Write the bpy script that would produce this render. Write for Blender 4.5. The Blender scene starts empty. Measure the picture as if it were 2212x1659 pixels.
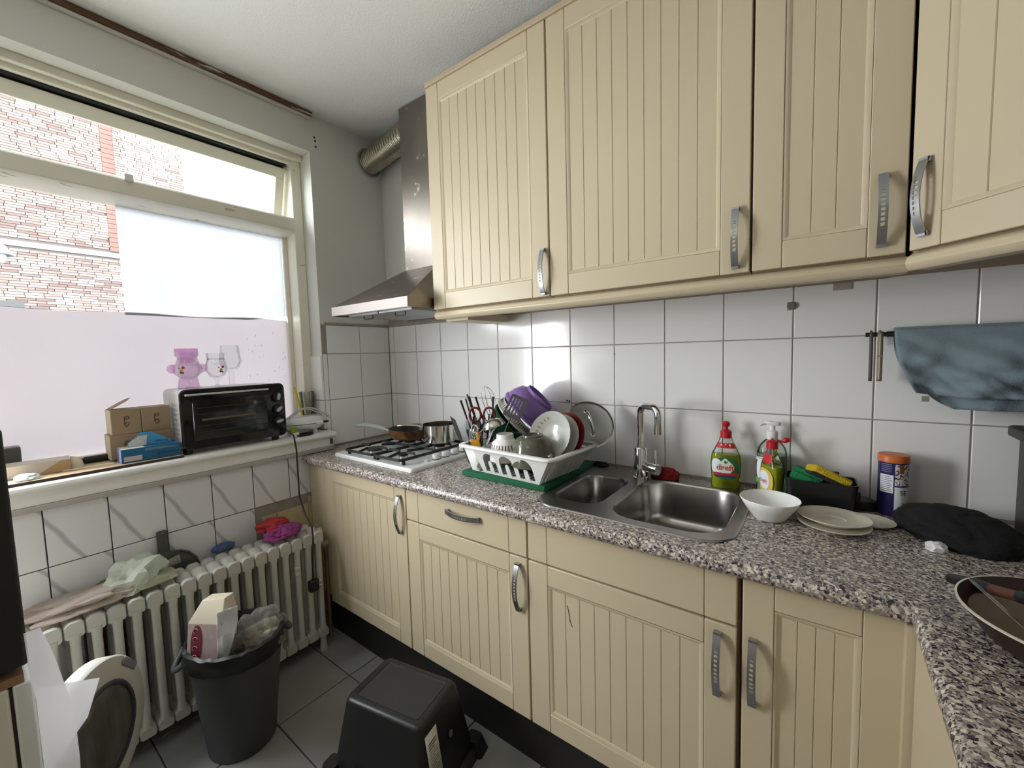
import bpy, bmesh, math, random
from mathutils import Vector, Matrix, noise
random.seed(7)
PI = math.pi
scene = bpy.context.scene
COL = scene.collection

# ------------------------------------------------------------------ camera
cam_d = bpy.data.cameras.new('camera')
cam_d.sensor_fit = 'HORIZONTAL'; cam_d.sensor_width = 36.0
cam_d.lens = 904.63 / 2212 * 36.0
cam_d.clip_start = 0.02; cam_d.clip_end = 200
cam = bpy.data.objects.new('camera', cam_d); COL.objects.link(cam)
cam.matrix_world = (Matrix.Translation((2.1274, -1.6097, 1.378)) @ Matrix.Rotation(0.6416, 4, 'Z')
                    @ Matrix.Rotation(1.4973, 4, 'X') @ Matrix.Rotation(-0.0275, 4, 'Z'))
scene.camera = cam

# ------------------------------------------------------------------ world (overcast sky), lights, exposure
SKY = 14.0
world = bpy.data.worlds.new('world'); scene.world = world; world.use_nodes = True
bg = world.node_tree.nodes['Background']
bg.inputs[0].default_value = (0.90, 0.95, 1.0, 1); bg.inputs[1].default_value = SKY
scene.view_settings.view_transform = 'Standard'
scene.view_settings.look = 'None'
scene.view_settings.exposure = 0.08
scene.view_settings.gamma = 1.0
scene.view_settings.use_curve_mapping = False
scene.cycles.max_bounces = 10
scene.cycles.diffuse_bounces = 6
scene.cycles.transparent_max_bounces = 16
scene.cycles.caustics_reflective = False
scene.cycles.caustics_refractive = False
scene.cycles.sample_clamp_indirect = 6.0
scene.cycles.use_denoising = True

def area(name, loc, rot, sx, sy, power, col):
    d = bpy.data.lights.new(name, 'AREA'); d.shape = 'RECTANGLE'; d.size = sx; d.size_y = sy
    d.energy = power; d.color = col
    o = bpy.data.objects.new(name, d); COL.objects.link(o); o.location = loc; o.rotation_euler = rot
    return o
# added fill lights at the window's unseen left end and a made-up garden door
area('window_side_fill', (0.0, -1.82, 1.33), (0, -PI/2, 0), 0.68, 0.56, 35, (0.95, 0.975, 1.0))
area('door_side_fill', (0.05, -2.70, 0.75), (0, -PI/2, 0), 1.2, 0.8, 14, (0.94, 0.97, 1.0))
# added fill light below the ceiling over the rear half of the kitchen
area('ceiling_fill', (1.25, -2.5, 2.50), (0, 0, 0), 0.5, 0.5, 4, (1.0, 0.95, 0.86))
# window portal guides sky sampling
pd = area('window_portal', (-0.24, -1.2, 1.7), (0, -PI/2, 0), 1.5, 1.7, 1, (1, 1, 1))
pd.data.cycles.is_portal = True

# ------------------------------------------------------------------ materials
MATS = {}
def mat(name, col=(0.8,0.8,0.8), rough=0.5, metal=0.0, var=0.0, vscale=8.0, bump=0.0, bscale=60.0,
        trans=0.0, ior=1.45, alpha=1.0, spec=None, sheen=0.0, coat=0.0, sss=0.0, aniso=0.0, stretch=None):
    if name in MATS: return MATS[name]
    m = bpy.data.materials.new(name); m.use_nodes = True
    nt = m.node_tree; b = nt.nodes['Principled BSDF']
    b.inputs['Base Color'].default_value = (*col, 1)
    b.inputs['Roughness'].default_value = rough
    b.inputs['Metallic'].default_value = metal
    b.inputs['IOR'].default_value = ior
    b.inputs['Transmission Weight'].default_value = trans
    b.inputs['Alpha'].default_value = alpha
    if spec is not None: b.inputs['Specular IOR Level'].default_value = spec
    if sheen: b.inputs['Sheen Weight'].default_value = sheen
    if coat: b.inputs['Coat Weight'].default_value = coat
    if var or bump:
        tc = nt.nodes.new('ShaderNodeTexCoord')
        vec = tc.outputs['Object']
        if stretch:
            mp = nt.nodes.new('ShaderNodeMapping'); mp.inputs['Scale'].default_value = stretch
            nt.links.new(vec, mp.inputs['Vector']); vec = mp.outputs['Vector']
        if var:
            n = nt.nodes.new('ShaderNodeTexNoise'); n.inputs['Scale'].default_value = vscale; n.inputs['Detail'].default_value = 6
            nt.links.new(vec, n.inputs['Vector'])
            mx = nt.nodes.new('ShaderNodeMix'); mx.data_type = 'RGBA'
            mx.inputs['A'].default_value = (*[max(0, c*(1-var)) for c in col], 1)
            mx.inputs['B'].default_value = (*[min(1, c*(1+var)) for c in col], 1)
            nt.links.new(n.outputs['Fac'], mx.inputs['Factor'])
            nt.links.new(mx.outputs['Result'], b.inputs['Base Color'])
        if bump:
            n2 = nt.nodes.new('ShaderNodeTexNoise'); n2.inputs['Scale'].default_value = bscale; n2.inputs['Detail'].default_value = 4
            nt.links.new(vec, n2.inputs['Vector'])
            bp = nt.nodes.new('ShaderNodeBump'); bp.inputs['Strength'].default_value = bump; bp.inputs['Distance'].default_value = 0.004
            nt.links.new(n2.outputs['Fac'], bp.inputs['Height'])
            nt.links.new(bp.outputs['Normal'], b.inputs['Normal'])
    MATS[name] = m
    return m
def spots(m, col, scale, thr, soft=0.02, stretch=None, detail=4):
    """add irregular chips / stains of another colour to a material (wear with a shape of its own)"""
    nt = m.node_tree; b = nt.nodes['Principled BSDF']
    tc = nt.nodes.new('ShaderNodeTexCoord'); vec = tc.outputs['Object']
    if stretch:
        mp = nt.nodes.new('ShaderNodeMapping'); mp.inputs['Scale'].default_value = stretch
        nt.links.new(vec, mp.inputs['Vector']); vec = mp.outputs['Vector']
    n = nt.nodes.new('ShaderNodeTexNoise'); n.inputs['Scale'].default_value = scale; n.inputs['Detail'].default_value = detail
    nt.links.new(vec, n.inputs['Vector'])
    r = nt.nodes.new('ShaderNodeValToRGB'); r.color_ramp.elements[0].position = thr; r.color_ramp.elements[1].position = thr + soft
    nt.links.new(n.outputs['Fac'], r.inputs['Fac'])
    mx = nt.nodes.new('ShaderNodeMix'); mx.data_type = 'RGBA'
    src = b.inputs['Base Color']
    if src.is_linked: nt.links.new(src.links[0].from_socket, mx.inputs['A'])
    else: mx.inputs['A'].default_value = src.default_value
    mx.inputs['B'].default_value = (*col, 1)
    nt.links.new(r.outputs['Color'], mx.inputs['Factor'])
    nt.links.new(mx.outputs['Result'], src)
    return m
def glassy(name, col=(1,1,1), rough=0.0, fac=0.1, tint=(1,1,1), top=1.0):
    """thin clear material: mostly straight-through with a glossy reflection"""
    if name in MATS: return MATS[name]
    m = bpy.data.materials.new(name); m.use_nodes = True; nt = m.node_tree; nt.nodes.clear()
    o = nt.nodes.new('ShaderNodeOutputMaterial'); t = nt.nodes.new('ShaderNodeBsdfTransparent'); g = nt.nodes.new('ShaderNodeBsdfGlossy')
    t.inputs[0].default_value = (*tint, 1); g.inputs[0].default_value = (*col, 1); g.inputs['Roughness'].default_value = rough
    lw = nt.nodes.new('ShaderNodeLayerWeight'); lw.inputs[0].default_value = fac
    mx = nt.nodes.new('ShaderNodeMixShader')
    ml = nt.nodes.new('ShaderNodeMath'); ml.operation = 'MULTIPLY'; ml.inputs[1].default_value = top
    nt.links.new(lw.outputs['Fresnel'], ml.inputs[0])
    nt.links.new(ml.outputs[0], mx.inputs[0]); nt.links.new(t.outputs[0], mx.inputs[1]); nt.links.new(g.outputs[0], mx.inputs[2])
    nt.links.new(mx.outputs[0], o.inputs[0])
    MATS[name] = m
    return m
def translucent(name, tcol, dcol, clear=0.0, dirt=0.0):
    """film / thin plastic: diffuse on the near side, light passing through, a share of it straight"""
    if name in MATS: return MATS[name]
    m = bpy.data.materials.new(name); m.use_nodes = True; nt = m.node_tree; nt.nodes.clear()
    o = nt.nodes.new('ShaderNodeOutputMaterial'); t = nt.nodes.new('ShaderNodeBsdfTranslucent'); d = nt.nodes.new('ShaderNodeBsdfDiffuse')
    t.inputs[0].default_value = (*tcol, 1); d.inputs[0].default_value = (*dcol, 1)
    if dirt:
        tc = nt.nodes.new('ShaderNodeTexCoord'); n = nt.nodes.new('ShaderNodeTexNoise'); n.inputs['Scale'].default_value = 5; n.inputs['Detail'].default_value = 8
        nt.links.new(tc.outputs['Object'], n.inputs['Vector'])
        mc = nt.nodes.new('ShaderNodeMix'); mc.data_type = 'RGBA'
        mc.inputs['A'].default_value = (*[c*(1-dirt) for c in tcol], 1); mc.inputs['B'].default_value = (*[min(1, c*(1+dirt)) for c in tcol], 1)
        nt.links.new(n.outputs['Fac'], mc.inputs['Factor']); nt.links.new(mc.outputs['Result'], t.inputs[0])
    a = nt.nodes.new('ShaderNodeAddShader'); nt.links.new(t.outputs[0], a.inputs[0]); nt.links.new(d.outputs[0], a.inputs[1])
    last = a.outputs[0]
    if clear:
        tr = nt.nodes.new('ShaderNodeBsdfTransparent'); mx = nt.nodes.new('ShaderNodeMixShader'); mx.inputs[0].default_value = 1-clear
        nt.links.new(tr.outputs[0], mx.inputs[1]); nt.links.new(last, mx.inputs[2]); last = mx.outputs[0]
    nt.links.new(last, o.inputs[0])
    MATS[name] = m
    return m

cream = mat('cream_paint', (0.575, 0.485, 0.335), 0.38, var=0.03, vscale=3)
carcass_m = mat('carcass_edge', (0.27, 0.19, 0.11), 0.6)
plinth_m = mat('plinth_black', (0.012, 0.011, 0.011), 0.5)
tile_m = mat('white_glazed_tile', (0.84, 0.83, 0.81), 0.15, var=0.03, vscale=1.5, bump=0.02, bscale=4, ior=1.6)
grout_m = mat('grey_grout', (0.33, 0.29, 0.26), 0.9, var=0.3, vscale=20)
grout_dark = mat('dark_grout', (0.10, 0.085, 0.095), 0.9, var=0.3, vscale=20)
floor_tile_m = mat('grey_floor_tile', (0.25, 0.25, 0.24), 0.36, var=0.18, vscale=5, bump=0.15, bscale=30)
plaster = mat('grey_white_wall_paint', (0.70, 0.70, 0.655), 0.7, var=0.04, vscale=2, bump=0.25, bscale=220)
ceil_m = mat('ceiling_paint', (0.82, 0.83, 0.79), 0.8, var=0.02, bump=0.45, bscale=150)
win_white = mat('window_frame_paint', (0.80, 0.77, 0.66), 0.42, var=0.05, vscale=9)
spots(win_white, (0.30, 0.25, 0.18), 16, 0.68, 0.05, stretch=(1,.4,1))
sill_m = mat('sill_paint', (0.80, 0.80, 0.77), 0.32, var=0.04, vscale=6)
steel = mat('brushed_steel', (0.55, 0.53, 0.50), 0.30, 1.0, var=0.08, vscale=40, stretch=(1,1,12))
hood_steel = mat('greasy_hood_steel', (0.27, 0.23, 0.20), 0.38, 1.0, var=0.25, vscale=6)
sink_steel = mat('sink_steel', (0.36, 0.345, 0.325), 0.29, 1.0, var=0.06, vscale=60, stretch=(12,1,1))
chrome = mat('chrome', (0.75, 0.75, 0.75), 0.07, 1.0)
handle_m = mat('satin_handle_metal', (0.42, 0.44, 0.47), 0.30, 1.0)
white_en = mat('white_enamel', (0.82, 0.83, 0.82), 0.15)
white_pl = mat('white_plastic', (0.78, 0.78, 0.75), 0.35)
iron = mat('cast_iron', (0.013, 0.013, 0.014), 0.55, bump=0.3, bscale=120)
black_pl = mat('black_plastic', (0.012, 0.012, 0.013), 0.38)
black_gl = mat('black_gloss', (0.008, 0.008, 0.009), 0.12)
grey_pl = mat('dark_grey_plastic', (0.045, 0.048, 0.05), 0.5, bump=0.1, bscale=150)
glass = glassy('clear_glass', fac=0.22, top=0.5, tint=(0.965,0.972,0.972))
pane_m = glassy('window_pane_glass', fac=0.06, tint=(0.97, 0.985, 0.98))
card = mat('kraft_card', (0.34, 0.25, 0.165), 0.75, var=0.08, vscale=20)
card_light = mat('pale_card', (0.72, 0.62, 0.45), 0.75, var=0.05)
wood_m = mat('brown_wood', (0.13, 0.065, 0.035), 0.7, var=0.4, vscale=12, stretch=(8,1,8))
cream_cer = mat('cream_ceramic', (0.74, 0.70, 0.58), 0.2)
white_cer = mat('white_ceramic', (0.85, 0.85, 0.83), 0.12)
red_pl = mat('red_plastic', (0.50, 0.012, 0.022), 0.35)
print_black = mat('black_print', (0.01, 0.01, 0.012), 0.6)
print_white = mat('white_print', (0.85, 0.85, 0.85), 0.5)
print_red = mat('red_print', (0.55, 0.015, 0.03), 0.5)

def worktop_mat():
    m = bpy.data.materials.new('speckled_granite_laminate'); m.use_nodes = True; nt = m.node_tree; b = nt.nodes['Principled BSDF']
    tc = nt.nodes.new('ShaderNodeTexCoord')
    def chips(scale, cols):
        v = nt.nodes.new('ShaderNodeTexVoronoi'); v.inputs['Scale'].default_value = scale; v.inputs['Randomness'].default_value = 1
        nt.links.new(tc.outputs['Object'], v.inputs['Vector'])
        s = nt.nodes.new('ShaderNodeSeparateColor'); nt.links.new(v.outputs['Color'], s.inputs[0])
        r = nt.nodes.new('ShaderNodeValToRGB'); r.color_ramp.interpolation = 'CONSTANT'
        els = r.color_ramp.elements
        els[0].position = 0; els[0].color = (*cols[0][1], 1); els[1].position = cols[1][0]; els[1].color = (*cols[1][1], 1)
        for p, c in cols[2:]:
            e = els.new(p); e.color = (*c, 1)
        nt.links.new(s.outputs[0], r.inputs[0])
        return r, s
    r1, s1 = chips(185, [(0,(0.035,0.028,0.04)),(0.17,(0.30,0.25,0.22)),(0.42,(0.58,0.52,0.44)),(0.66,(0.20,0.165,0.155)),(0.82,(0.72,0.67,0.58))])
    r2, s2 = chips(330, [(0,(0.06,0.05,0.06)),(0.25,(0.34,0.29,0.26)),(0.6,(0.52,0.47,0.41)),(0.85,(0.16,0.13,0.13))])
    mx = nt.nodes.new('ShaderNodeMix'); mx.data_type = 'RGBA'
    g = nt.nodes.new('ShaderNodeMath'); g.operation = 'GREATER_THAN'; g.inputs[1].default_value = 0.5
    nt.links.new(s1.outputs[1], g.inputs[0]); nt.links.new(g.outputs[0], mx.inputs['Factor'])
    nt.links.new(r1.outputs[0], mx.inputs['A']); nt.links.new(r2.outputs[0], mx.inputs['B'])
    nt.links.new(mx.outputs['Result'], b.inputs['Base Color'])
    b.inputs['Roughness'].default_value = 0.33
    return m
granite = worktop_mat()

def vein_tile_mat():
    m = bpy.data.materials.new('veined_wall_tile'); m.use_nodes = True; nt = m.node_tree; b = nt.nodes['Principled BSDF']
    tc = nt.nodes.new('ShaderNodeTexCoord')
    mp = nt.nodes.new('ShaderNodeMapping'); mp.inputs['Rotation'].default_value = (math.radians(-30), 0, 0); mp.inputs['Location'].default_value = (0, 0.045, 0)
    nt.links.new(tc.outputs['Object'], mp.inputs['Vector'])
    w = nt.nodes.new('ShaderNodeTexWave'); w.wave_type = 'BANDS'; w.bands_direction = 'Y'
    w.inputs['Scale'].default_value = 2.1; w.inputs['Distortion'].default_value = 0.8; w.inputs['Detail'].default_value = 2; w.inputs['Detail Scale'].default_value = 2
    nt.links.new(mp.outputs[0], w.inputs['Vector'])
    r = nt.nodes.new('ShaderNodeValToRGB'); r.color_ramp.elements[0].position = 0.0; r.color_ramp.elements[0].color = (0.40,0.40,0.42,1)
    r.color_ramp.elements[1].position = 0.035; r.color_ramp.elements[1].color = (0.66,0.66,0.68,1)
    nt.links.new(w.outputs['Fac'], r.inputs[0]); nt.links.new(r.outputs[0], b.inputs['Base Color'])
    b.inputs['Roughness'].default_value = 0.3
    return m
vein_tile = vein_tile_mat()
old_tile = mat('old_yellow_tile', (0.52, 0.44, 0.26), 0.4, var=0.12, vscale=6)
spots(old_tile, (0.16, 0.13, 0.09), 9, 0.62, 0.05)

# ------------------------------------------------------------------ mesh helpers
class MB:
    """collects shapes; build() links them as ONE mesh object"""
    def __init__(s): s.v = []; s.f = []
    def add(s, vs, fs):
        o = len(s.v); s.v += [tuple(v) for v in vs]; s.f += [tuple(i+o for i in f) for f in fs]; return s
    def box(s, x0, x1, y0, y1, z0, z1):
        vs = [(x0,y0,z0),(x1,y0,z0),(x1,y1,z0),(x0,y1,z0),(x0,y0,z1),(x1,y0,z1),(x1,y1,z1),(x0,y1,z1)]
        return s.add(vs, [(0,3,2,1),(4,5,6,7),(0,1,5,4),(1,2,6,5),(2,3,7,6),(3,0,4,7)])
    def loft(s, rings, closed=True, cap0=True, cap1=True):
        n = len(rings[0]); vs = [p for r in rings for p in r]; fs = []
        for i in range(len(rings)-1):
            for j in range(n if closed else n-1):
                k = (j+1) % n
                fs.append((i*n+j, i*n+k, (i+1)*n+k, (i+1)*n+j))
        if closed and cap0: fs.append(tuple(reversed(range(n))))
        if closed and cap1: fs.append(tuple((len(rings)-1)*n + j for j in range(n)))
        return s.add(vs, fs)
    def tube(s, path, r, seg=8, cap=True):
        path = [Vector(p) for p in path]; rings = []; up = None
        for i, p in enumerate(path):
            a = path[max(0,i-1)]; b = path[min(len(path)-1,i+1)]; t = (b-a).normalized()
            if up is None:
                up = Vector((0,0,1)) if abs(t.z) < 0.9 else Vector((1,0,0))
            n = (up - t*up.dot(t)).normalized(); up = n; bn = t.cross(n)
            rr = r[i] if isinstance(r, (list, tuple)) else r
            rings.append([p + (n*math.cos(2*PI*k/seg) + bn*math.sin(2*PI*k/seg))*rr for k in range(seg)])
        return s.loft(rings, True, cap, cap)
    def lathe(s, prof, seg=28, c=(0,0,0), sx=1, sy=1):
        rings = [[(c[0]+max(r,1e-4)*sx*math.cos(2*PI*k/seg), c[1]+max(r,1e-4)*sy*math.sin(2*PI*k/seg), c[2]+z) for k in range(seg)] for r, z in prof]
        return s.loft(rings, True, prof[0][0] < 0.002, prof[-1][0] < 0.002)
    def prism(s, poly, z0, z1):
        n = len(poly)
        return s.loft([[(x,y,z0) for x,y in poly], [(x,y,z1) for x,y in poly]])
    def xf(s, M, start=0):
        s.v[start:] = [tuple(M @ Vector(v)) for v in s.v[start:]]; return s
    def mesh(s, name):
        me = bpy.data.meshes.new(name); me.from_pydata(s.v, [], s.f); me.validate(); me.update(); 
        bm = bmesh.new(); bm.from_mesh(me); bmesh.ops.recalc_face_normals(bm, faces=bm.faces); bm.to_mesh(me); bm.free()
        return me
    def build(s, name, m, parent=None, smooth=40, bevel=0, solid=0, sub=0, loc=(0,0,0), rot=(0,0,0)):
        me = s.mesh(name); me.materials.append(m)
        return link(name, me, parent, smooth, bevel, solid, sub, loc, rot)
def link(name, me, parent=None, smooth=40, bevel=0, solid=0, sub=0, loc=(0,0,0), rot=(0,0,0)):
    if smooth:
        me.polygons.foreach_set('use_smooth', [True]*len(me.polygons))
        me.set_sharp_from_angle(angle=math.radians(smooth))
    o = bpy.data.objects.new(name, me); COL.objects.link(o); o.parent = parent
    o.location = loc; o.rotation_euler = rot
    if solid:
        d = o.modifiers.new('solid', 'SOLIDIFY'); d.thickness = solid; d.offset = 0
    if bevel:
        d = o.modifiers.new('bevel', 'BEVEL'); d.width = bevel; d.segments = 2; d.limit_method = 'ANGLE'; d.angle_limit = math.radians(35)
        d.harden_normals = False
    if sub:
        d = o.modifiers.new('sub', 'SUBSURF'); d.levels = sub; d.render_levels = sub
    return o
def shared(o, parent, loc, rot=(0,0,0), name=None, scale=None):
    c = o.copy(); COL.objects.link(c); c.parent = parent; c.location = loc; c.rotation_euler = rot
    if scale: c.scale = scale
    return c
def tag(o, label, cat, group=None, kind=None):
    o['label'] = label; o['category'] = cat
    if group: o['group'] = group
    if kind: o['kind'] = kind
    return o
def thing(name, label, cat, loc=(0,0,0), rot=(0,0,0), group=None):
    o = bpy.data.objects.new(name, None); COL.objects.link(o); o.empty_display_size = 0.05
    o.location = loc; o.rotation_euler = rot
    return tag(o, label, cat, group)
def struct(o, label=None):
    o['kind'] = 'structure'
    if label: o['label'] = label
    return o
def rrect(x0, x1, y0, y1, r, n=5):
    pts = []
    for cx, cy, a0 in ((x1-r,y1-r,0),(x0+r,y1-r,PI/2),(x0+r,y0+r,PI),(x1-r,y0+r,1.5*PI)):
        for k in range(n+1):
            a = a0 + PI/2*k/n; pts.append((cx+r*math.cos(a), cy+r*math.sin(a)))
    return pts
def poly_mesh(name, outer, holes):
    """flat face with holes in the xy plane"""
    bm = bmesh.new(); edges = []
    for loop in [outer]+holes:
        vs = [bm.verts.new((x,y,0)) for x,y in loop]
        for i in range(len(vs)): edges.append(bm.edges.new((vs[i], vs[(i+1) % len(vs)])))
    bmesh.ops.triangle_fill(bm, use_beauty=True, use_dissolve=False, edges=edges)
    me = bpy.data.meshes.new(name); bm.to_mesh(me); bm.free()
    return me
TEXTS = {}
def text_mesh(body, size):
    k = (body, size)
    if k in TEXTS: return TEXTS[k].copy()
    cu = bpy.data.curves.new('lettering_curve', 'FONT'); cu.body = body; cu.size = size; cu.align_x = 'CENTER'; cu.align_y = 'CENTER'
    cu.resolution_u = 3
    ob = bpy.data.objects.new('lettering_tmp', cu); COL.objects.link(ob)
    dg = bpy.context.evaluated_depsgraph_get()
    me = bpy.data.meshes.new_from_object(ob.evaluated_get(dg))
    bpy.data.objects.remove(ob); bpy.data.curves.remove(cu)
    TEXTS[k] = me
    return me.copy()
def lettering(body, size, m, parent, M, wrap=None, name='lettering', bold=0.0):
    """text as thin mesh; M places it (text lies in local xy); wrap=(radius, z) bends it round a vertical cylinder"""
    me = text_mesh(body, size)
    if wrap:
        R, a0, z0 = wrap
        for v in me.vertices:
            a = a0 + v.co.x/R; v.co = Vector((R*math.sin(a), -R*math.cos(a), z0 + v.co.y))
    else:
        me.transform(M)
    me.materials.clear(); me.materials.append(m)
    return link(name, me, parent, 0)
def front_M(x, y, z, rz=0, flip=0):
    """text facing -y"""
    return Matrix.Translation((x,y,z)) @ Matrix.Rotation(rz,4,'Z') @ Matrix.Rotation(PI/2,4,'X') @ Matrix.Rotation(flip,4,'Z')
def side_M(x, y, z, flip=0):
    """text facing +x, reading towards +y"""
    return Matrix.Translation((x,y,z)) @ Matrix.Rotation(PI/2,4,'Z') @ Matrix.Rotation(PI/2,4,'X') @ Matrix.Rotation(flip,4,'Z')
def nz(x, y, z, s=1.0, seed=0.0):
    return noise.noise(Vector((x*s+seed*7.3, y*s-seed*3.1, z*s+seed*1.7)))
def blob(rx, ry, rz, amp, freq, seed, sub=4, flat=True):
    """crumpled lump standing on z=0"""
    bm = bmesh.new(); bmesh.ops.create_icosphere(bm, subdivisions=sub, radius=1)
    for v in bm.verts:
        d = v.co.normalized()
        r1 = (1-min(1, abs(nz(d.x,d.y,d.z,freq*0.8,seed))*2.4))**2; r2 = (1-min(1, abs(nz(d.x,d.y,d.z,freq*1.9,seed+3))*2.4))**2
        k = 1 + amp*(0.30-0.75*r1) + amp*0.45*(0.3-r2) + amp*0.8*nz(d.x,d.y,d.z,1.3,seed+5)
        v.co = Vector((d.x*rx*k, d.y*ry*k, d.z*rz*k))
        if flat: v.co.z = max(v.co.z, -0.35*rz)
    zmin = min(v.co.z for v in bm.verts)
    for v in bm.verts: v.co.z -= zmin
    me = bpy.data.meshes.new('blob'); bm.to_mesh(me); bm.free()
    return me
def sheet(fn, nu, nv):
    mb = MB(); vs = [fn(i/nu, j/nv) for i in range(nu+1) for j in range(nv+1)]; fs = []
    for i in range(nu):
        for j in range(nv):
            a = i*(nv+1)+j; fs.append((a, a+1, a+nv+2, a+nv+1))
    return mb.add(vs, fs)

# ------------------------------------------------------------------ the room
CEIL = 2.625
XR, YR = 2.868, -3.45
LWX = 0.06                                    # face of the lower wall under the window
floor = struct(MB().box(-0.3, XR+0.1, YR-0.1, 0.1, -0.08, -0.006).build('floor', grout_dark))
struct(MB().box(-0.3, XR+0.1, YR-0.1, 0.15, CEIL, CEIL+0.1).build('ceiling', ceil_m))
wb = struct(MB().box(-0.3, XR+0.1, 0.008, 0.12, 0, CEIL).build('wall_back', plaster))
struct(MB().box(XR, XR+0.1, YR, 0.008, 0, CEIL).build('wall_right', mat('greyed_wall_paint',(0.42,0.41,0.38),0.8,var=0.05)))  # out of view; colour darkened to cut light bounced onto the right side
struct(MB().box(-0.3, XR+0.1, YR-0.1, YR, 0, CEIL).build('wall_rear', mat('brown_grey_wall',(0.24,0.22,0.19),0.8,var=0.05)))  # unseen wall, likewise given a dark colour to lower the bounce light
wl = struct(MB().box(-0.30, -0.008, -0.427, 0.008, 0, CEIL).box(-0.30, -0.008, YR, -0.427, 2.435, CEIL)
            .box(-0.30, -0.008, -2.25, -2.15, 0, 2.435).box(-0.30, -0.008, YR, -3.25, 0, 2.435).build('wall_left', plaster))
wlow = struct(MB().box(-0.30, LWX-0.008, -2.15, -0.428, 0, 0.955).build('wall_lower_left', grout_dark))
TJ = 0.0017
tile_cache = {}
def wall_tile(parent, a0, a1, z0, z1, plane, base, m, th=0.006):
    """one wall tile; plane 'y' (faces -y) or 'x' (faces +x)"""
    w, h = round(a1-a0, 4), round(z1-z0, 4); k = (w, h, plane, m.name)
    if k not in tile_cache:
        mb = MB(); W, H, c = w/2-TJ, h/2-TJ, 0.0018
        r0 = [(-W,-H),(W,-H),(W,H),(-W,H)]; r1 = [(-W+c,-H+c),(W-c,-H+c),(W-c,H-c),(-W+c,H-c)]
        if plane == 'y': mb.loft([[(x,th,z) for x,z in r0],[(x,0.0012,z) for x,z in r0],[(x,0,z) for x,z in r1]])
        else: mb.loft([[(-th,x,z) for x,z in r0],[(-0.0012,x,z) for x,z in r0],[(0,x,z) for x,z in r1]])
        me = mb.mesh('tile'); me.materials.append(m); tile_cache[k] = me
    o = bpy.data.objects.new('tile', tile_cache[k]); COL.objects.link(o); o.parent = parent
    c = ((a0+a1)/2, (z0+z1)/2)
    o.location = (c[0], base, c[1]) if plane == 'y' else (base, c[0], c[1])
    o.rotation_euler = (random.uniform(-1,1)*0.0012, random.uniform(-1,1)*0.0012, random.uniform(-1,1)*0.0012)
    return o
# tiled splashback of the back wall, 20 x 25 cm tiles
MB().box(0, XR, 0.0025, 0.0085, 0.86, 1.60).build('grout_bed', grout_m, wb)
xs = [0.0, 0.0458] + [0.0458+0.2*i for i in range(1, 15)] + [XR]
for i in range(len(xs)-1):
    for z0, z1 in ((0.908,1.1536),(1.1536,1.4006),(1.4006,1.556 if xs[i] < 0.75 else 1.60)):
        wall_tile(wb, xs[i], xs[i+1], z0, z1, 'y', 0, tile_m)
MB().box(0.0, 0.80, -0.004, 0.009, 1.556, 1.568).build('tile_ledge', mat('dirty_ledge', (0.34,0.32,0.24), 0.7, var=0.4, vscale=14), wb)
MB().box(-0.0025-0.006, -0.0025, -0.427, 0.0, 0.86, 1.556).build('grout_bed', grout_m, wl)
for y0, y1 in ((-0.2,0),(-0.4,-0.2),(-0.427,-0.4)):
    for z0, z1 in ((0.908,1.1536),(1.1536,1.4006),(1.4006,1.556)):
        if y0 < -0.41 and z1 > 1.5: continue
        wall_tile(wl, y0, y1, z0, z1, 'x', 0, tile_m)
MB().box(-0.009, 0.004, -0.40, 0.0, 1.556, 1.568).build('tile_ledge', MATS['dirty_ledge'], wl)
for z0, z1 in ((1.0,1.1536),(1.1536,1.392)):                         # tiles turned into the window reveal
    wall_tile(wl, -0.115, 0.0, z0, z1, 'y', -0.439, tile_m, 0.011)
# small chips and drill holes
for x, z, r in ((1.225,1.163,0.004),(1.236,1.162,0.004),(1.447,1.363,0.0025)):
    MB().lathe([(0,0),(r,0),(r,0.001),(0,0.001)], 10).build('drill_hole', print_black, wb, loc=(x,-0.0005,z), rot=(PI/2,0,0))
for y, z in ((-0.397,2.515),(-0.394,2.498),(-0.392,2.47)):
    MB().lathe([(0,0),(0.005,0),(0.005,0.001),(0,0.001)], 10).build('drill_hole', print_black, wl, loc=(-0.0075,y,z), rot=(0,PI/2,0))
# tiles under the window: veined white above, older yellow ones at the right below
P2 = 0.1592
ye = [-0.428, -0.507] + [-0.666 - P2*k for k in range(10)]
for k in range(len(ye)-1):
    for z0, z1 in ((0.704,0.93),(0.504,0.704),(0.304,0.504),(0.104,0.304),(0.0,0.104)):
        if ye[k] > -0.80 and z1 < 0.71: continue
        wall_tile(wlow, ye[k+1], ye[k], z0, z1, 'x', LWX, vein_tile)
MB().box(LWX-0.0085, LWX-0.004, -0.825, -0.43, 0.0, 0.704).build('old_mortar', mat('bare_mortar', (0.26,0.24,0.21), 0.9, var=0.35, vscale=16, bump=0.6, bscale=40), wlow)
for y0, y1 in ((-0.58,-0.432),(-0.732,-0.58),(-0.80,-0.732)):
    for z0, z1 in ((0.655,0.690),(0.505,0.655),(0.355,0.505),(0.205,0.355),(0.055,0.205)):
        if z0 > 0.65 and y0 < -0.6: continue
        wall_tile(wlow, y0, y1, z0, z1, 'x', LWX-0.003, old_tile, 0.004)
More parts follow.
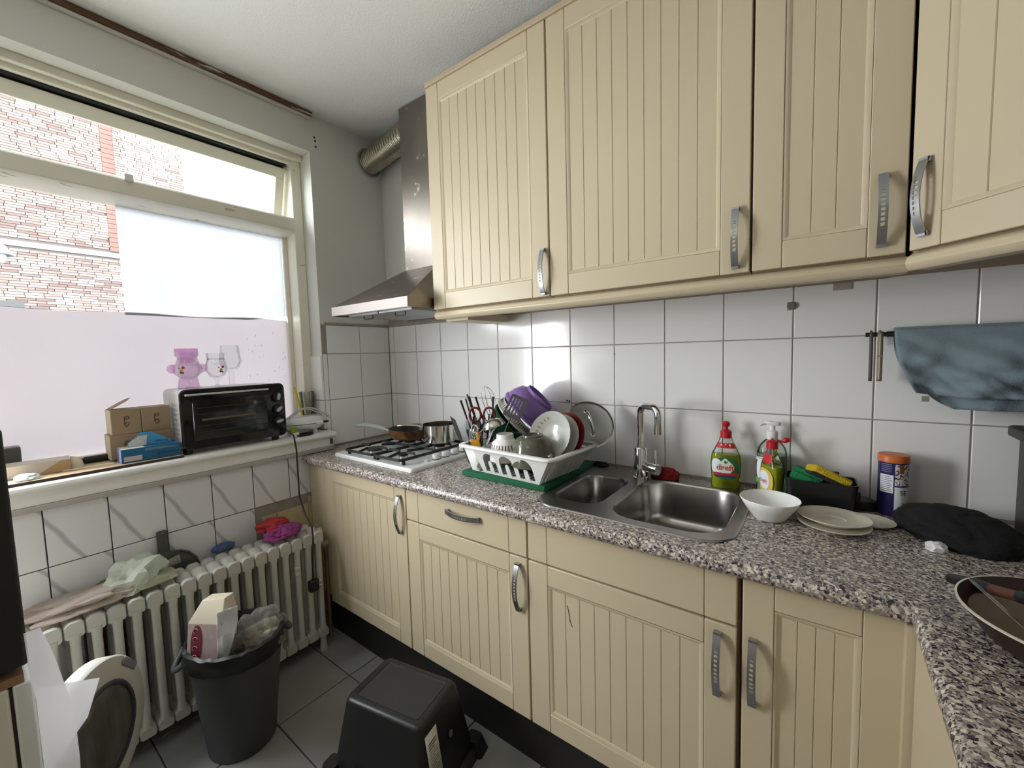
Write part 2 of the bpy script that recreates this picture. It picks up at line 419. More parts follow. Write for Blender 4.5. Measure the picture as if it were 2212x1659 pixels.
# floor tiles 30 cm
ft = None
for i in range(-1, 8):
    for j in range(0, 10):
        x0 = 0.2+0.3*i; y0 = -0.67-0.3*j
        if ft is None:
            c = 0.002; W = 0.15-0.0025
            r0 = [(-W,-W),(W,-W),(W,W),(-W,W)]; r1 = [(p[0]*(1-c/W), p[1]*(1-c/W)) for p in r0]
            ft = MB().loft([[(*p,-0.006) for p in r0],[(*p,-0.0015) for p in r0],[(*p,0) for p in r1]]).mesh('floor_tile'); ft.materials.append(floor_tile_m)
        o = bpy.data.objects.new('tile', ft); COL.objects.link(o); o.parent = floor; o.location = (x0+0.15, y0+0.15, 0)
        o.rotation_euler = (random.uniform(-1,1)*0.001, random.uniform(-1,1)*0.001, 0)
# wooden batten left at the ceiling, its white bead
tr = struct(MB().box(-0.008, 0.020, YR, -0.415, 2.603, 2.622).build('trim_1', wood_m, bevel=0.003))
spots(wood_m, (0.62,0.60,0.55), 30, 0.63, 0.04, stretch=(1,.15,1))
MB().box(-0.008, 0.010, YR, -0.418, 2.592, 2.603).build('bead', mat('white_bead_paint', (0.7,0.69,0.64), 0.5), tr, bevel=0.003)

# ------------------------------------------------------------------ window
WX = -0.11                                    # room-side face of the fixed frame
wn = struct(bpy.data.objects.new('window_1', None)); COL.objects.link(wn)
wn['label'] = 'wide cream-painted wooden window with an open top light over a fixed pane'
YA, YB = -2.15, -0.427
fr = MB().box(-0.24, WX, -0.478, YB, 0.955, 2.435)                    # right jamb
fr.box(-0.24, WX, YA, YA+0.05, 0.955, 2.435)
fr.box(-0.24, WX, YA+0.05, -0.478, 2.385, 2.435)                       # head
fr.box(-0.20, WX+0.025, YA, YB, 2.405, 2.437)                          # head moulding
fr.box(-0.24, WX, YA+0.05, -0.478, 0.955, 1.003)                       # bottom rail
fr.build('frame', win_white, wn, bevel=0.004)
tm = MB()                                                              # transom, chamfered below
tm.loft([[(WX,y,2.112),(WX+0.012,y,2.10),(WX+0.012,y,2.045),(WX-0.01,y,2.033),(-0.235,y,2.025),(-0.235,y,2.118)] for y in (YA+0.05,-0.478)])
tm.build('transom', win_white, wn, bevel=0.003)
MB().box(WX-0.002, WX+0.03, -1.145, -1.117, 2.096, 2.122).build('stay_pin', sill_m, wn, bevel=0.003)
MB().box(-0.235, -0.20, -0.500, -0.478, 1.003, 2.033).box(-0.235, -0.20, YA+0.05, YA+0.07, 1.003, 2.033).box(-0.235, -0.20, YA+0.07, -0.5, 1.003, 1.02).build('glazing_bead', win_white, wn, bevel=0.002)
MB().box(-0.222, -0.218, YA+0.06, -0.49, 1.01, 2.035).build('pane', pane_m, wn)
# top light, hinged at the head and swung out at the bottom
sash = bpy.data.objects.new('top_light', None); COL.objects.link(sash); sash.parent = wn
sash.location = (-0.165, 0, 2.372); sash.rotation_euler = (0, math.radians(17), 0)
S0, S1, SH = YA+0.06, -0.488, 0.275
sm = MB().box(-0.02, 0.02, S0, S1, -0.052, 0).box(-0.02, 0.02, S0, S1, -SH, -SH+0.04).box(-0.02, 0.02, S0, S0+0.04, -SH+0.04, -0.052).box(-0.02, 0.02, S1-0.042, S1, -SH+0.04, -0.052)
sm.build('sash_frame', win_white, sash, bevel=0.003)
MB().box(-0.002, 0.002, S0+0.03, S1-0.03, -SH+0.03, -0.04).build('pane', pane_m, sash)
MB().box(-0.21, -0.13, S0, S1, 2.374, 2.384).build('dark_gap_strip', black_pl, wn)  # black strip painting the dark gap above the top light
# frosted film stuck on the pane: a low band and an upper right sheet
film_lo = translucent('frosted_film', (0.115, 0.101, 0.104), (0.25, 0.22, 0.22), dirt=0.10)
film_hi = translucent('white_film', (0.178, 0.177, 0.184), (0.12, 0.12, 0.13), dirt=0.10)
f1 = sheet(lambda u, v: (-0.2165+0.0003*math.sin(u*9), YA+0.07+u*(-0.5-YA-0.07), 1.015+v*(0.575+0.004*math.sin(u*23))), 40, 4).build('privacy_film', film_lo, wn)
f2 = sheet(lambda u, v: (-0.2155+0.004*max(0,v-0.0)*0, -1.155+u*0.654, 1.582+v*0.455+(0.028*max(0,u-0.72)/0.28 if v < 0.01 else 0)), 30, 8).build('privacy_film', film_hi, wn)
f2['label'] = 'whiter film sheet on the upper right of the pane'
# smears and specks of dirt on the film
dirt_m = translucent('film_dirt', (0.070,0.056,0.056), (0.35,0.28,0.27), clear=0.72)
dm = MB()
for k in range(46):
    y = random.uniform(-0.75,-0.51); z = random.uniform(1.15,1.52); r = random.uniform(0.0012,0.0045)
    dm.add([(-0.2155, y+r*math.cos(a)*random.uniform(.6,1.2), z+1.6*r*math.sin(a)) for a in [2*PI*i/7 for i in range(7)]], [tuple(range(7))])
o = dm.build('dirt_specks', dirt_m, wn, smooth=0); o['kind'] = 'stuff'
# sill board, apron and lower trim
ws = struct(MB().loft([[(-0.14,y,0.967),(0.075,y,0.967),(0.088,y,0.972),(0.092,y,0.981),(0.088,y,0.991),(0.078,y,0.996),(-0.14,y,0.996)] for y in (YA,-0.428)]).loft([[(-0.03,y,0.967),(0.075,y,0.967),(0.088,y,0.972),(0.092,y,0.981),(0.088,y,0.991),(0.078,y,0.996),(-0.03,y,0.996)] for y in (-0.428,-0.424)]).build('window_sill', sill_m, bevel=0.002))
MB().box(LWX-0.01, LWX+0.008, YA, -0.452, 0.922, 0.968).build('apron', sill_m, ws, bevel=0.002)
MB().box(LWX-0.01, LWX+0.014, YA, -0.432, 0.903, 0.922).build('apron_trim', mat('apron_trim_paint', (0.40,0.38,0.34), 0.5), ws, bevel=0.002)
# unseen garden door on the same wall, added to go with the fill light
dr = struct(MB().box(-0.2,-0.1,-3.25,-3.17,0,2.435).box(-0.2,-0.1,-2.33,-2.25,0,2.435).box(-0.2,-0.1,-3.17,-2.33,2.25,2.435).box(-0.2,-0.1,-3.17,-2.33,0,0.12).build('added_door', win_white, bevel=0.004))
MB().box(-0.153,-0.147,-3.18,-2.32,0.11,2.26).build('pane', mat('frosted_door_panel',(0.6,0.62,0.62),0.5), dr)

# ------------------------------------------------------------------ outside: neighbouring brick building, lamp
BX = -10.0
bw = thing('brick_building', 'pale pink brick building seen through the window panes', 'building', (BX, 0, 0))
wallm = mat('building_mortar', (0.085,0.070,0.064), 0.9, var=0.2)
MB().box(-0.3, -0.02, -6, 2.0, -1, 7.6).build('wall', wallm, bw)
bcols = [mat('brick_a', (0.1051, 0.0749, 0.0654), 0.85, var=0.2, vscale=3), mat('brick_b', (0.1336, 0.1017, 0.0885), 0.85, var=0.2, vscale=3),
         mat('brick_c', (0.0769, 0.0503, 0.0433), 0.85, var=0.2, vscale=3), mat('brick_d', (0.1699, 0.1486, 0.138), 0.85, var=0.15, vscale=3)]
soldier_m = mat('brick_soldier', (0.0963, 0.0459, 0.037), 0.85, var=0.2, vscale=4)
bmesh_c = []
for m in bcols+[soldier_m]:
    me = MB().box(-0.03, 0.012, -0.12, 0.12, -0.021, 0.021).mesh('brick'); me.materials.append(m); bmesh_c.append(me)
rows = []; ends = []
z = 2.10
while z < 6.9:
    if 3.58 < z < 3.76: z += 0.05; continue
    for ya, yb in (((-3.0,0.60),(0.80,1.98)) if z > 3.7 else ((-3.0,1.98),)):
        y = ya - random.random()*0.2
        while y < yb-0.03:
            e0, e1 = max(y, ya), min(y+0.24, yb)
            if e1-e0 > 0.235: rows.append((y+0.12, z))
            elif e1-e0 > 0.03: ends.append((e0, e1, z))
            y += 0.25
    z += 0.05
rows.sort(key=lambda p: (p[0]-0.0)**2*0.6 + (p[1]-2.9)**2)
rest = MB(); rest_d = [MB() for _ in bcols]
for n, (y, z) in enumerate(rows):
    ci = random.choices([0,1,2,3], [4,4,2,2] if y < 0.7 else [1,2,0.5,6])[0]  # paler mix on the right puts the overexposure there into the brick colour
    if n < 290:
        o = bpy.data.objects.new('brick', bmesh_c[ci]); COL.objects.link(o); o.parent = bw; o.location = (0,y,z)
    else:
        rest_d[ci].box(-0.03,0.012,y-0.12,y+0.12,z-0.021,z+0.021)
for e0, e1, z in ends: rest_d[random.choice((0,1,3))].box(-0.03,0.012,e0,e1,z-0.021,z+0.021)
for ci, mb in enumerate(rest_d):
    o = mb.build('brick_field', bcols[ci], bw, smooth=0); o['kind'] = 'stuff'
for k in range(33):
    o = bpy.data.objects.new('soldier_brick', bmesh_c[4]); COL.objects.link(o); o.parent = bw
    o.location = (0.004, 0.70, 3.80+0.096*k); o.scale = (1, 0.80, 2.1)
MB().box(-0.02, 0.03, -3.2, 2.0, 3.62, 3.72).build('concrete_band', mat('concrete_band', (0.12,0.118,0.105), 0.85, var=0.1), bw)
MB().box(-0.02, 0.03, -2.0, -0.68, 2.49, 2.60).build('air_grille', mat('grille_dark', (0.03,0.03,0.03), 0.6), bw)
tag(MB().box(-12, -0.31, -12, 14, -1.0, -0.9).build('ground', mat('paving', (0.16,0.15,0.14), 0.9, var=0.2)), 'grey paved yard outside below the window', 'ground', kind='structure')
ol = thing('outdoor_lamp', 'grey dish-shaped outdoor lamp at the left edge of the window', 'lamp', (-4.9,-1.24,2.45))
MB().lathe([(0.0,0.26),(0.04,0.25),(0.09,0.21),(0.135,0.13),(0.14,0.115),(0.13,0.115),(0.085,0.18),(0.0,0.2)], 28).build('shade', mat('lamp_grey', (0.10,0.11,0.11), 0.4), ol)
MB().lathe([(0,0.02),(0.06,0.03),(0.085,0.07),(0.085,0.125),(0,0.125)], 24).build('diffuser', mat('lamp_glass', (0.16,0.20,0.20), 0.2), ol)
MB().tube([(0,-0.12,0.26),(0,-0.05,0.30),(0,0,0.25)], 0.012, 8).build('arm', MATS['lamp_grey'], ol)
MB().box(-0.02,0.02,-0.14,-0.11,-3.35,0.30).build('post', MATS['lamp_grey'], ol)

# ------------------------------------------------------------------ kitchen units
def handle_mesh():
    L, D, W = 0.158, 0.030, 0.017
    N = 45; cols = [-W/2, -0.0037, 0.0037, W/2]; vs = []; fs = []
    for i in range(N+1):
        t = i/N*2-1; y = -(0.010 + (D-0.010)*(1-t*t)); z = t*L/2
        for c in cols: vs.append((c, y, z))
    for i in range(N):
        for j in range(3):
            if j == 1 and 12 <= i <= 33 and (i-12) % 3 in (0, 1): continue
            a = i*4+j; fs.append((a, a+1, a+5, a+4))
    me = bpy.data.meshes.new('handle_bow'); me.from_pydata(vs, [], fs); me.update()
    bm = bmesh.new(); bm.from_mesh(me)
    bmesh.ops.recalc_face_normals(bm, faces=bm.faces)
    bmesh.ops.solidify(bm, geom=bm.faces[:], thickness=0.0035)
    n0 = len(bm.verts)
    mb = MB().box(-W/2, W/2, -0.0125, 0.0, -L/2, -L/2+0.010).box(-W/2, W/2, -0.0125, 0.0, L/2-0.010, L/2)
    vv = [bm.verts.new(v) for v in mb.v]
    for f in mb.f: bm.faces.new([vv[i] for i in f])
    bmesh.ops.recalc_face_normals(bm, faces=bm.faces)
    bm.to_mesh(me); bm.free(); me.materials.append(handle_m)
    return me
HANDLE = handle_mesh()
plank_cache = {}
def plank_mesh(w, h):
    k = (round(w,4), round(h,4))
    if k not in plank_cache:
        c = 0.0015; g = 0.0002
        r0 = [(-w/2+g,-h/2),(w/2-g,-h/2),(w/2-g,h/2),(-w/2+g,h/2)]; r1 = [(-w/2+g+c,-h/2),(w/2-g-c,-h/2),(w/2-g-c,h/2),(-w/2+g+c,h/2)]
        me = MB().loft([[(x,0.008,z) for x,z in r0],[(x,0.0018,z) for x,z in r0],[(x,0,z) for x,z in r1]]).mesh('plank'); me.materials.append(cream)
        plank_cache[k] = me
    return plank_cache[k]
def put_handle(parent, x, z, y, horiz=False):
    o = bpy.data.objects.new('handle', HANDLE); COL.objects.link(o); o.parent = parent
    o.location = (x, y, z); o.rotation_euler = (0, PI/2 if horiz else 0, 0)
    return o
def door(parent, x0, x1, z0, z1, y, n, handle=None, sw=0.07, rw=0.062, T=0.02, name='door'):
    """panelled door facing -y; back at y+T, front at y"""
    d = MB(); j = 0.0007; ch = 0.012; dp = 0.007
    d.box(x0, x1, y+0.013, y+T, z0, z1)                                      # back board
    d.box(x0, x0+sw-j, y, y+0.013, z0, z1); d.box(x1-sw+j, x1, y, y+0.013, z0, z1)
    d.box(x0+sw, x1-sw, y, y+0.013, z0, z0+rw); d.box(x0+sw, x1-sw, y, y+0.013, z1-rw, z1)
    o = d.build(name, cream, parent, bevel=0.0022)
    a0, a1, b0, b1 = x0+sw, x1-sw, z0+rw, z1-rw
    m = MB().loft([[(a0,y+0.0006,b0),(a1,y+0.0006,b0),(a1,y+0.0006,b1),(a0,y+0.0006,b1)],
                   [(a0+ch*0.35,y+dp*0.25,b0+ch*0.35),(a1-ch*0.35,y+dp*0.25,b0+ch*0.35),(a1-ch*0.35,y+dp*0.25,b1-ch*0.35),(a0+ch*0.35,y+dp*0.25,b1-ch*0.35)],
                   [(a0+ch,y+dp,b0+ch),(a1-ch,y+dp,b0+ch),(a1-ch,y+dp,b1-ch),(a0+ch,y+dp,b1-ch)]], True, False, False)
    m.build('moulding', cream, o)
    a0 += ch-0.002; a1 -= ch-0.002; b0 += ch-0.002; b1 -= ch-0.002
    w = (a1-a0)/n; pm = plank_mesh(w, b1-b0)
    for k in range(n):
        p = bpy.data.objects.new('plank', pm); COL.objects.link(p); p.parent = o
        p.location = (a0+w*(k+0.5), y+dp, (b0+b1)/2)
    if handle: put_handle(o, handle[0], handle[1], y)
    return o
def slab_front(parent, x0, x1, z0, z1, y, handle=None, name='drawer_front', sw=0.07):
    j = 0.0007
    d = MB().box(x0,x1,y+0.013,y+0.02,z0,z1).box(x0,x0+sw-j,y,y+0.013,z0,z1).box(x0+sw,x1-sw,y,y+0.013,z0,z1).box(x1-sw+j,x1,y,y+0.013,z0,z1)
    o = d.build(name, cream, parent, bevel=0.0022)
    if handle: put_handle(o, handle[0], handle[1], y, True)
    return o
DY = -0.568; DZ0, DZ1 = 0.185, 0.858
def base_unit(name, label, x0, x1, panel0=True):
    t = thing(name, label, 'cabinet', ((x0+x1)/2, 0, 0))
    c = MB().box(x0+0.001, x0+0.018, -0.545, -0.02, 0.172, 0.860).box(x1-0.018, x1-0.001, -0.545, -0.02, 0.172, 0.860).box(x0+0.018, x1-0.018, -0.545, -0.02, 0.172, 0.188)
    c.box(x0+0.018, x1-0.018, -0.04, -0.03, 0.188, 0.86).box(x0+0.018, x1-0.018, -0.545, -0.44, 0.842, 0.860)
    o = c.build('carcass', carcass_m, t); o.location.x = -(x0+x1)/2
    return t
def shift(t):
    for c in t.children:
        if c.name.split('.')[0] != 'carcass': c.location.x -= t.location.x
X1, X2, X3, X4 = 0.806, 1.391, 1.984, 2.262
t = base_unit('base_cabinet', 'cream panelled base cabinet under the gas hob, nearest the radiator', 0.2, X1)
door(t, 0.203, X1-0.003, DZ0, DZ1, DY, 9, (X1-0.035, 0.744))
MB().box(0.064, 0.200, DY+0.001, DY+0.02, 0.215, 0.858).build('filler_panel', cream, t, bevel=0.002)
shift(t)
t = base_unit('base_cabinet', 'cream base cabinet with a drawer, between the hob and the sink cabinets', X1, X2)
slab_front(t, X1+0.003, X2-0.003, 0.733, DZ1, DY, ((X1+X2)/2+0.02, 0.814))
door(t, X1+0.003, X2-0.003, DZ0, 0.727, DY, 9, (X2-0.035, 0.630)); shift(t)
t = base_unit('base_cabinet', 'wide cream base cabinet with a blank panel under the sink', X2, X3)
slab_front(t, X2+0.003, X3-0.006, 0.733, DZ1, DY, None, 'blank_panel')
door(t, X2+0.003, X3-0.006, DZ0, 0.727, DY, 9, (X3-0.045, 0.630)); shift(t)
st = sheet(lambda u, v: (1.527+0.020*u*u+0.003*math.sin(u*5)+(v-0.5)*0.0022, DY+0.0062, 0.622-0.062*u), 12, 1).build('drip_stain', mat('dried_drip', (0.09,0.02,0.012), 0.5), t); st.location.x -= t.location.x
t = base_unit('base_cabinet', 'narrow cream base cabinet in the corner below the stacked plates', X3, X4)
door(t, X3+0.006, 2.262, DZ0, DZ1, DY, 4, (X3+0.028, 0.640), sw=0.062)
shift(t)
t = thing('base_cabinet', 'cream base cabinet facing the window under the right arm of the worktop', 'cabinet', (2.29,-1.3,0))
MB().box(0.0, 0.55, -1.1, 0.73, 0.172, 0.86).build('carcass', cream, t)
MB().box(-0.03, 0.0, 0.700, 0.744, 0.185, 0.860).build('corner_post', cream, t)
for k in range(4):
    MB().box(-0.018, 0.0, 0.700-0.46*(k+1), 0.700-0.46*k-0.004, 0.185, 0.858).build('door', cream, t, bevel=0.003)
tag(MB().box(0.10, 2.33, -0.528, -0.51, 0.0, 0.171).build('plinth', plinth_m), 'black plinth board along the foot of the base cabinets', 'plinth')
tag(MB().box(2.31, 2.33, -2.4, -0.53, 0.0, 0.171).build('plinth', plinth_m), 'black plinth board below the right-hand base cabinet', 'plinth')
# back of the base units / hidden filler towards the corner
# worktop: bullnosed L with an opening for the sink
ZT, ZB, YF, XF = 0.900, 0.862, -0.600, 2.265
prof = [(0.05,ZT),(0.018,ZT),(0.009,0.8975),(0.003,0.892),(0.0,0.883),(0.0,0.876),(0.002,0.868),(0.008,0.863),(0.05,ZB)]
w = MB()
rings = [[(0.062, YF+o, zz) for o, zz in prof], [(XF+0, YF+o, zz) for o, zz in prof]]
rings[1] = [(XF+o, YF+o, zz) for o, zz in prof]
rings.append([(XF+o, -2.4, zz) for o, zz in prof])
w.loft(rings, closed=False)
w.box(0.062, 1.395, YF+0.05, -0.43, ZB, ZT).box(0.002, 1.395, -0.43, -0.003, ZB, ZT)
w.box(1.395, 1.940, YF+0.05, -0.515, ZB, ZT).box(1.395, 1.940, -0.065, -0.003, ZB, ZT)
w.box(1.940, XF+0.05, YF+0.05, -0.003, ZB, ZT).box(XF+0.05, XR-0.003, -2.4, -0.003, ZB, ZT)
w.add([(0.0622, YF+o, zz) for o, zz in prof], [tuple(range(len(prof)))])
tag(w.build('worktop', granite, smooth=50), 'speckled brown and grey stone-look worktop in an L shape with rounded edge', 'worktop')

# upper units
UY = -0.345; UZ0, UZ1 = 1.573, 2.480
def upper_unit(label, x0, x1, n, handle, sw=0.07, gap=0.003, rw=0.066):
    t = thing('wall_cabinet', label, 'cabinet', ((x0+x1)/2, 0, 1.56))
    c = MB().box(x0+0.001, x0+0.017, -0.323, -0.004, 1.56, 2.485).box(x1-0.017, x1-0.001, -0.323, -0.004, 1.56, 2.485).box(x0+0.017, x1-0.017, -0.323, -0.004, 1.56, 1.578).box(x0+0.017, x1-0.017, -0.323, -0.004, 2.467, 2.485).box(x0+0.017, x1-0.017, -0.02, -0.004, 1.578, 2.467)
    o = c.build('carcass', carcass_m, t); o.location = (-(x0+x1)/2, 0, -1.56)
    d = door(t, x0+gap, x1-gap, UZ0, UZ1, UY, n, handle, sw=sw, rw=rw); d.location = (-(x0+x1)/2, 0, -1.56)
    return t
U0, U1, U2, U3 = 0.772, 1.358, 1.968, 2.268
upper_unit('cream panelled wall cabinet beside the cooker hood', U0, U1, 9, (U1-0.022, 1.657))
t = MB().box(U0-0.004, U0+0.0005, -0.345+0.022, -0.004, 1.56, 2.485).build('side_panel', cream, bpy.data.objects['wall_cabinet']); t.location = (-(U0+U1)/2, 0, -1.56)
upper_unit('wide cream panelled wall cabinet above the sink', U1, U2, 9, (U2-0.035, 1.663))
upper_unit('narrow cream panelled wall cabinet between the sink and corner wall cabinets', U2, U3, 3, (U3-0.045, 1.670), sw=0.066)
# diagonal corner cabinet
t = thing('wall_cabinet', 'cream corner wall cabinet set at an angle, lit brightest at upper right', 'cabinet', (2.275, -0.345, 1.56), (0,0,math.radians(-45)))
d = door(t, 0.006, 0.372, 0.013, 0.92, -0.016, 4, (0.036, 0.115), sw=0.058, rw=0.066)
cc = MB().prism([(0.0,0.004),(0.375,0.004),(0.60,0.22),(0.19,0.63),(-0.22,0.225)], 0.0, 0.925).build('carcass', carcass_m, t)
# light pelmets under the wall cabinets
def pelmet(label, pts, z, cap):
    pr = [(0.0,0.003),(0.010,0.0),(0.018,0.006),(0.022,0.016),(0.018,0.028),(0.006,0.036),(0.0,0.037)]
    mb = MB(); p0, p1 = Vector(pts[0]), Vector(pts[1]); dvec = (p1-p0).normalized(); nrm = Vector((dvec.y,-dvec.x,0))
    back = [(-0.04,0.003),(-0.04,0.037)]
    pro = pr + [back[1], back[0]]
    mb.loft([[tuple(p + nrm*o + Vector((0,0,zz))) for o, zz in pro] for p in (p0, p1)])
    return tag(mb.build('pelmet', cream, bevel=0.002), label, 'pelmet')
pelmet('long cream rounded pelmet under the three straight wall cabinets', [(U0+0.01,-0.33,1.530),(2.272,-0.33,1.530)], 0, 0)
pelmet('short cream rounded pelmet under the angled corner wall cabinet', [(2.276,-0.356,1.530),(2.276+0.38*0.7071,-0.356-0.38*0.7071,1.530)], 0, 0)
tag(MB().box(0.80, 0.93, -0.30, -0.03, 1.522, 1.558).build('filler_block', cream, bevel=0.002), 'small cream block under the wall cabinet nearest the hood', 'block')
tag(MB().box(U0+0.004, 2.28, -0.352, -0.30, 2.4805, 2.500).build('cornice', mat('worn_cornice', (0.50,0.40,0.27), 0.5, var=0.1), bevel=0.003), 'thin cream cornice strip on top of the straight wall cabinets', 'cornice')

# ------------------------------------------------------------------ hood and duct
h = thing('cooker_hood', 'greasy stainless steel chimney hood over the gas hob', 'cooker hood', (0.48, 0, 1.58))
hx0, hx1, hyf = -0.285, 0.283, -0.475
body = MB().loft([[(hx0,-0.004,0.0),(hx1,-0.004,0.0),(hx1,hyf,0.0),(hx0,hyf,0.0)],[(hx0,-0.004,0.043),(hx1,-0.004,0.043),(hx1,hyf,0.043),(hx0,hyf,0.043)],
                  [(-0.10,-0.004,0.235),(0.145,-0.004,0.235),(0.145,-0.17,0.235),(-0.10,-0.17,0.235)]], True, False, True)
spots(hood_steel, (0.62,0.58,0.52), 22, 0.66, 0.06)
body.build('canopy', hood_steel, h, bevel=0.002)
MB().box(hx0+0.001, hx1-0.001, hyf-0.002, hyf+0.004, 0.001, 0.043).build('front_lip', mat('bright_lip_steel', (0.56,0.49,0.455), 0.45), h, bevel=0.001)
MB().box(-0.098, 0.143, -0.165, -0.006, 0.232, 1.036).build('chimney', hood_steel, h, bevel=0.002)
MB().box(hx0+0.02, hx1-0.02, hyf+0.02, -0.02, 0.006, 0.010).build('underside', mat('hood_underside', (0.55,0.56,0.56), 0.4, 0.8), h)
for a, b in ((hx0+0.05, -0.005), (0.005, hx1-0.05)):
    f = MB().box(a, b, hyf+0.06, -0.06, -0.004, 0.006).build('grease_filter', mat('filter_mesh', (0.45,0.46,0.46), 0.4, 0.9, bump=0.5, bscale=300), h, bevel=0.001)
    c = (a+b)/2
    MB().tube([(c-0.035,hyf+0.09,-0.004),(c-0.035,hyf+0.09,-0.016),(c-0.03,hyf+0.09,-0.02),(c+0.03,hyf+0.09,-0.02),(c+0.035,hyf+0.09,-0.016),(c+0.035,hyf+0.09,-0.004)], 0.0025, 6).build('filter_handle', black_pl, f)
dm = MB(); path = []
n = 120
pr = []
p0, p1, p2, p3 = Vector((-0.004,-0.075,2.495)), Vector((0.10,-0.078,2.50)), Vector((0.22,-0.085,2.52)), Vector((0.3815,-0.088,2.545))
for i in range(n+1):
    t_ = i/n; p = p0*(1-t_)**3 + p1*3*t_*(1-t_)**2 + p2*3*t_*t_*(1-t_) + p3*t_**3
    path.append(p); pr.append(0.0625 + 0.0028*math.sin(i/n*2*PI*20))
dm.tube(path, pr, 28, False)
tag(dm.build('exhaust_duct', mat('duct_foil', (0.40,0.37,0.29), 0.28, 1.0, var=0.15, vscale=18), smooth=80), 'ribbed metal exhaust duct from the corner wall into the hood chimney', 'duct')
# ring of rough plaster where the duct enters the wall
tag(MB().lathe([(0.066,0),(0.079,0.002),(0.075,0.012),(0.066,0.010)], 30).build('plaster_collar', mat('rough_plaster', (0.34,0.34,0.31), 0.9, var=0.5, vscale=30, bump=0.8, bscale=60), loc=(-0.008,-0.0755,2.495), rot=(0,PI/2,0)), 'rough plaster ring around the exhaust duct at the wall', 'collar')

# ------------------------------------------------------------------ hob
hb = thing('gas_hob', 'white enamel four-burner gas hob set in the worktop', 'hob', (0.50, -0.283, ZT))
hw0, hw1, hd0, hd1 = -0.29, 0.288, -0.234, 0.236
pl = rrect(hw0, hw1, hd0, hd1, 0.014); pl2 = rrect(hw0+0.006, hw1-0.006, hd0+0.006, hd1-0.006, 0.01)
MB().loft([[(x,y,0.0005) for x,y in pl],[(x,y,0.010) for x,y in pl],[(x,y,0.016) for x,y in pl2]]).build('top_plate', white_en, hb)
BUR = [(-0.092,-0.137,0.034),(0.122,-0.140,0.020),(-0.088,0.073,0.027),(0.122,0.080,0.027)]
for x, y, r in BUR:
    b = MB().lathe([(r*1.75,0.016),(r*1.7,0.018),(r*1.05,0.022),(0,0.022)], 28, (x,y,0)).build('drip_bowl', mat('grey_white_enamel',(0.70,0.71,0.71),0.2), hb)
    bb = MB().lathe([(r*1.02,0.021),(r*1.02,0.034),(r*0.9,0.036),(0,0.036)], 28, (x,y,0)).build('burner_ring', steel, hb)
    MB().lathe([(r*1.08,0.0362),(r*1.08,0.042),(r*0.95,0.046),(0,0.046)], 28, (x,y,0)).build('burner_cap', mat('burner_cap_black',(0.018,0.017,0.017),0.4), bb)
def grate(x0, x1, y0, y1, centres):
    g = MB(); zt = 0.052; r = 0.0055
    def bar(p, q): 
        p, q = Vector(p), Vector(q); d = (q-p).normalized(); n = Vector((-d.y,d.x,0))*0.0048
        g.loft([[p+n+Vector((0,0,-0.006)), p-n+Vector((0,0,-0.006)), p-n*0.7+Vector((0,0,0.005)), p+n*0.7+Vector((0,0,0.005))],[q+n+Vector((0,0,-0.006)), q-n+Vector((0,0,-0.006)), q-n*0.7+Vector((0,0,0.005)), q+n*0.7+Vector((0,0,0.005))]])
    lp = rrect(x0, x1, y0, y1, 0.018, 3)
    for i in range(len(lp)): bar((*lp[i], zt-0.012), (*lp[(i+1) % len(lp)], zt-0.012))
    ym = (y0+y1)/2; bar((x0,ym,zt-0.008),(x1,ym,zt-0.008))
    for cx, cy, rr in centres:
        for px, py in ((x0,cy),(x1,cy)):
            ex = cx + math.copysign(rr*1.15, px-cx)
            bar((px,py,zt-0.012),(px+math.copysign(0.012,cx-px),py,zt)); bar((px+math.copysign(0.012,cx-px),py,zt),(ex,py,zt))
        for py in (ym, y0 if cy < ym else y1):
            ey = cy + math.copysign(rr*1.15, py-cy)
            bar((cx,py,zt-0.01),(cx,ey,zt))
    for px in (x0+0.006,x1-0.006):
        for py in (y0+0.02,y1-0.02): g.box(px-0.006,px+0.006,py-0.006,py+0.006,0.0162,zt-0.014)
    return g.build('pan_support', iron, hb, bevel=0.001)
grate(-0.205, 0.010, -0.225, 0.185, [BUR[0], BUR[2]])
grate(0.014, 0.208, -0.225, 0.185, [BUR[1], BUR[3]])
for k in range(4):
    y = -0.060+0.057*k
    kb = MB().lathe([(0.017,0.0165),(0.017,0.036),(0.0155,0.039),(0,0.039)], 22, (0.2225+0.025,y,0)).build('knob', white_pl, hb)
    MB().lathe([(0.0185,0.016),(0.0185,0.019),(0.0172,0.019)], 22, (0.2475,y,0)).build('skirt', black_pl, kb)
MB().lathe([(0.011,0.016),(0.010,0.021),(0.004,0.024),(0,0.024)], 16, (0.2395,-0.112,0)).build('ignition_button', white_pl, hb)

# pans on the hob
fp = thing('frying_pan', 'scorched brown frying pan with a grey handle on the rear left burner', 'pan', (0.415,-0.205,0.9575))
pan_out = mat('scorched_pan', (0.20,0.095,0.035), 0.42, 0.5, var=0.5, vscale=9); spots(pan_out, (0.03,0.016,0.01), 8, 0.55, 0.12)
MB().lathe([(0,0),(0.088,0),(0.103,0.010),(0.112,0.05),(0.116,0.052),(0.109,0.051),(0.099,0.012),(0.085,0.005),(0,0.005)], 40).build('body', pan_out, fp)
MB().lathe([(0.1085,0.0505),(0.0985,0.0135),(0.0845,0.0062),(0,0.0062)], 40).build('coating', mat('pan_black_coating',(0.012,0.010,0.009),0.35), fp)
ha = math.radians(205)
hd = Vector((math.cos(ha), math.sin(ha), 0))
MB().tube([hd*0.112+Vector((0,0,0.032)), hd*0.145+Vector((0,0,0.040))], 0.009, 8).build('ferrule', steel, fp)
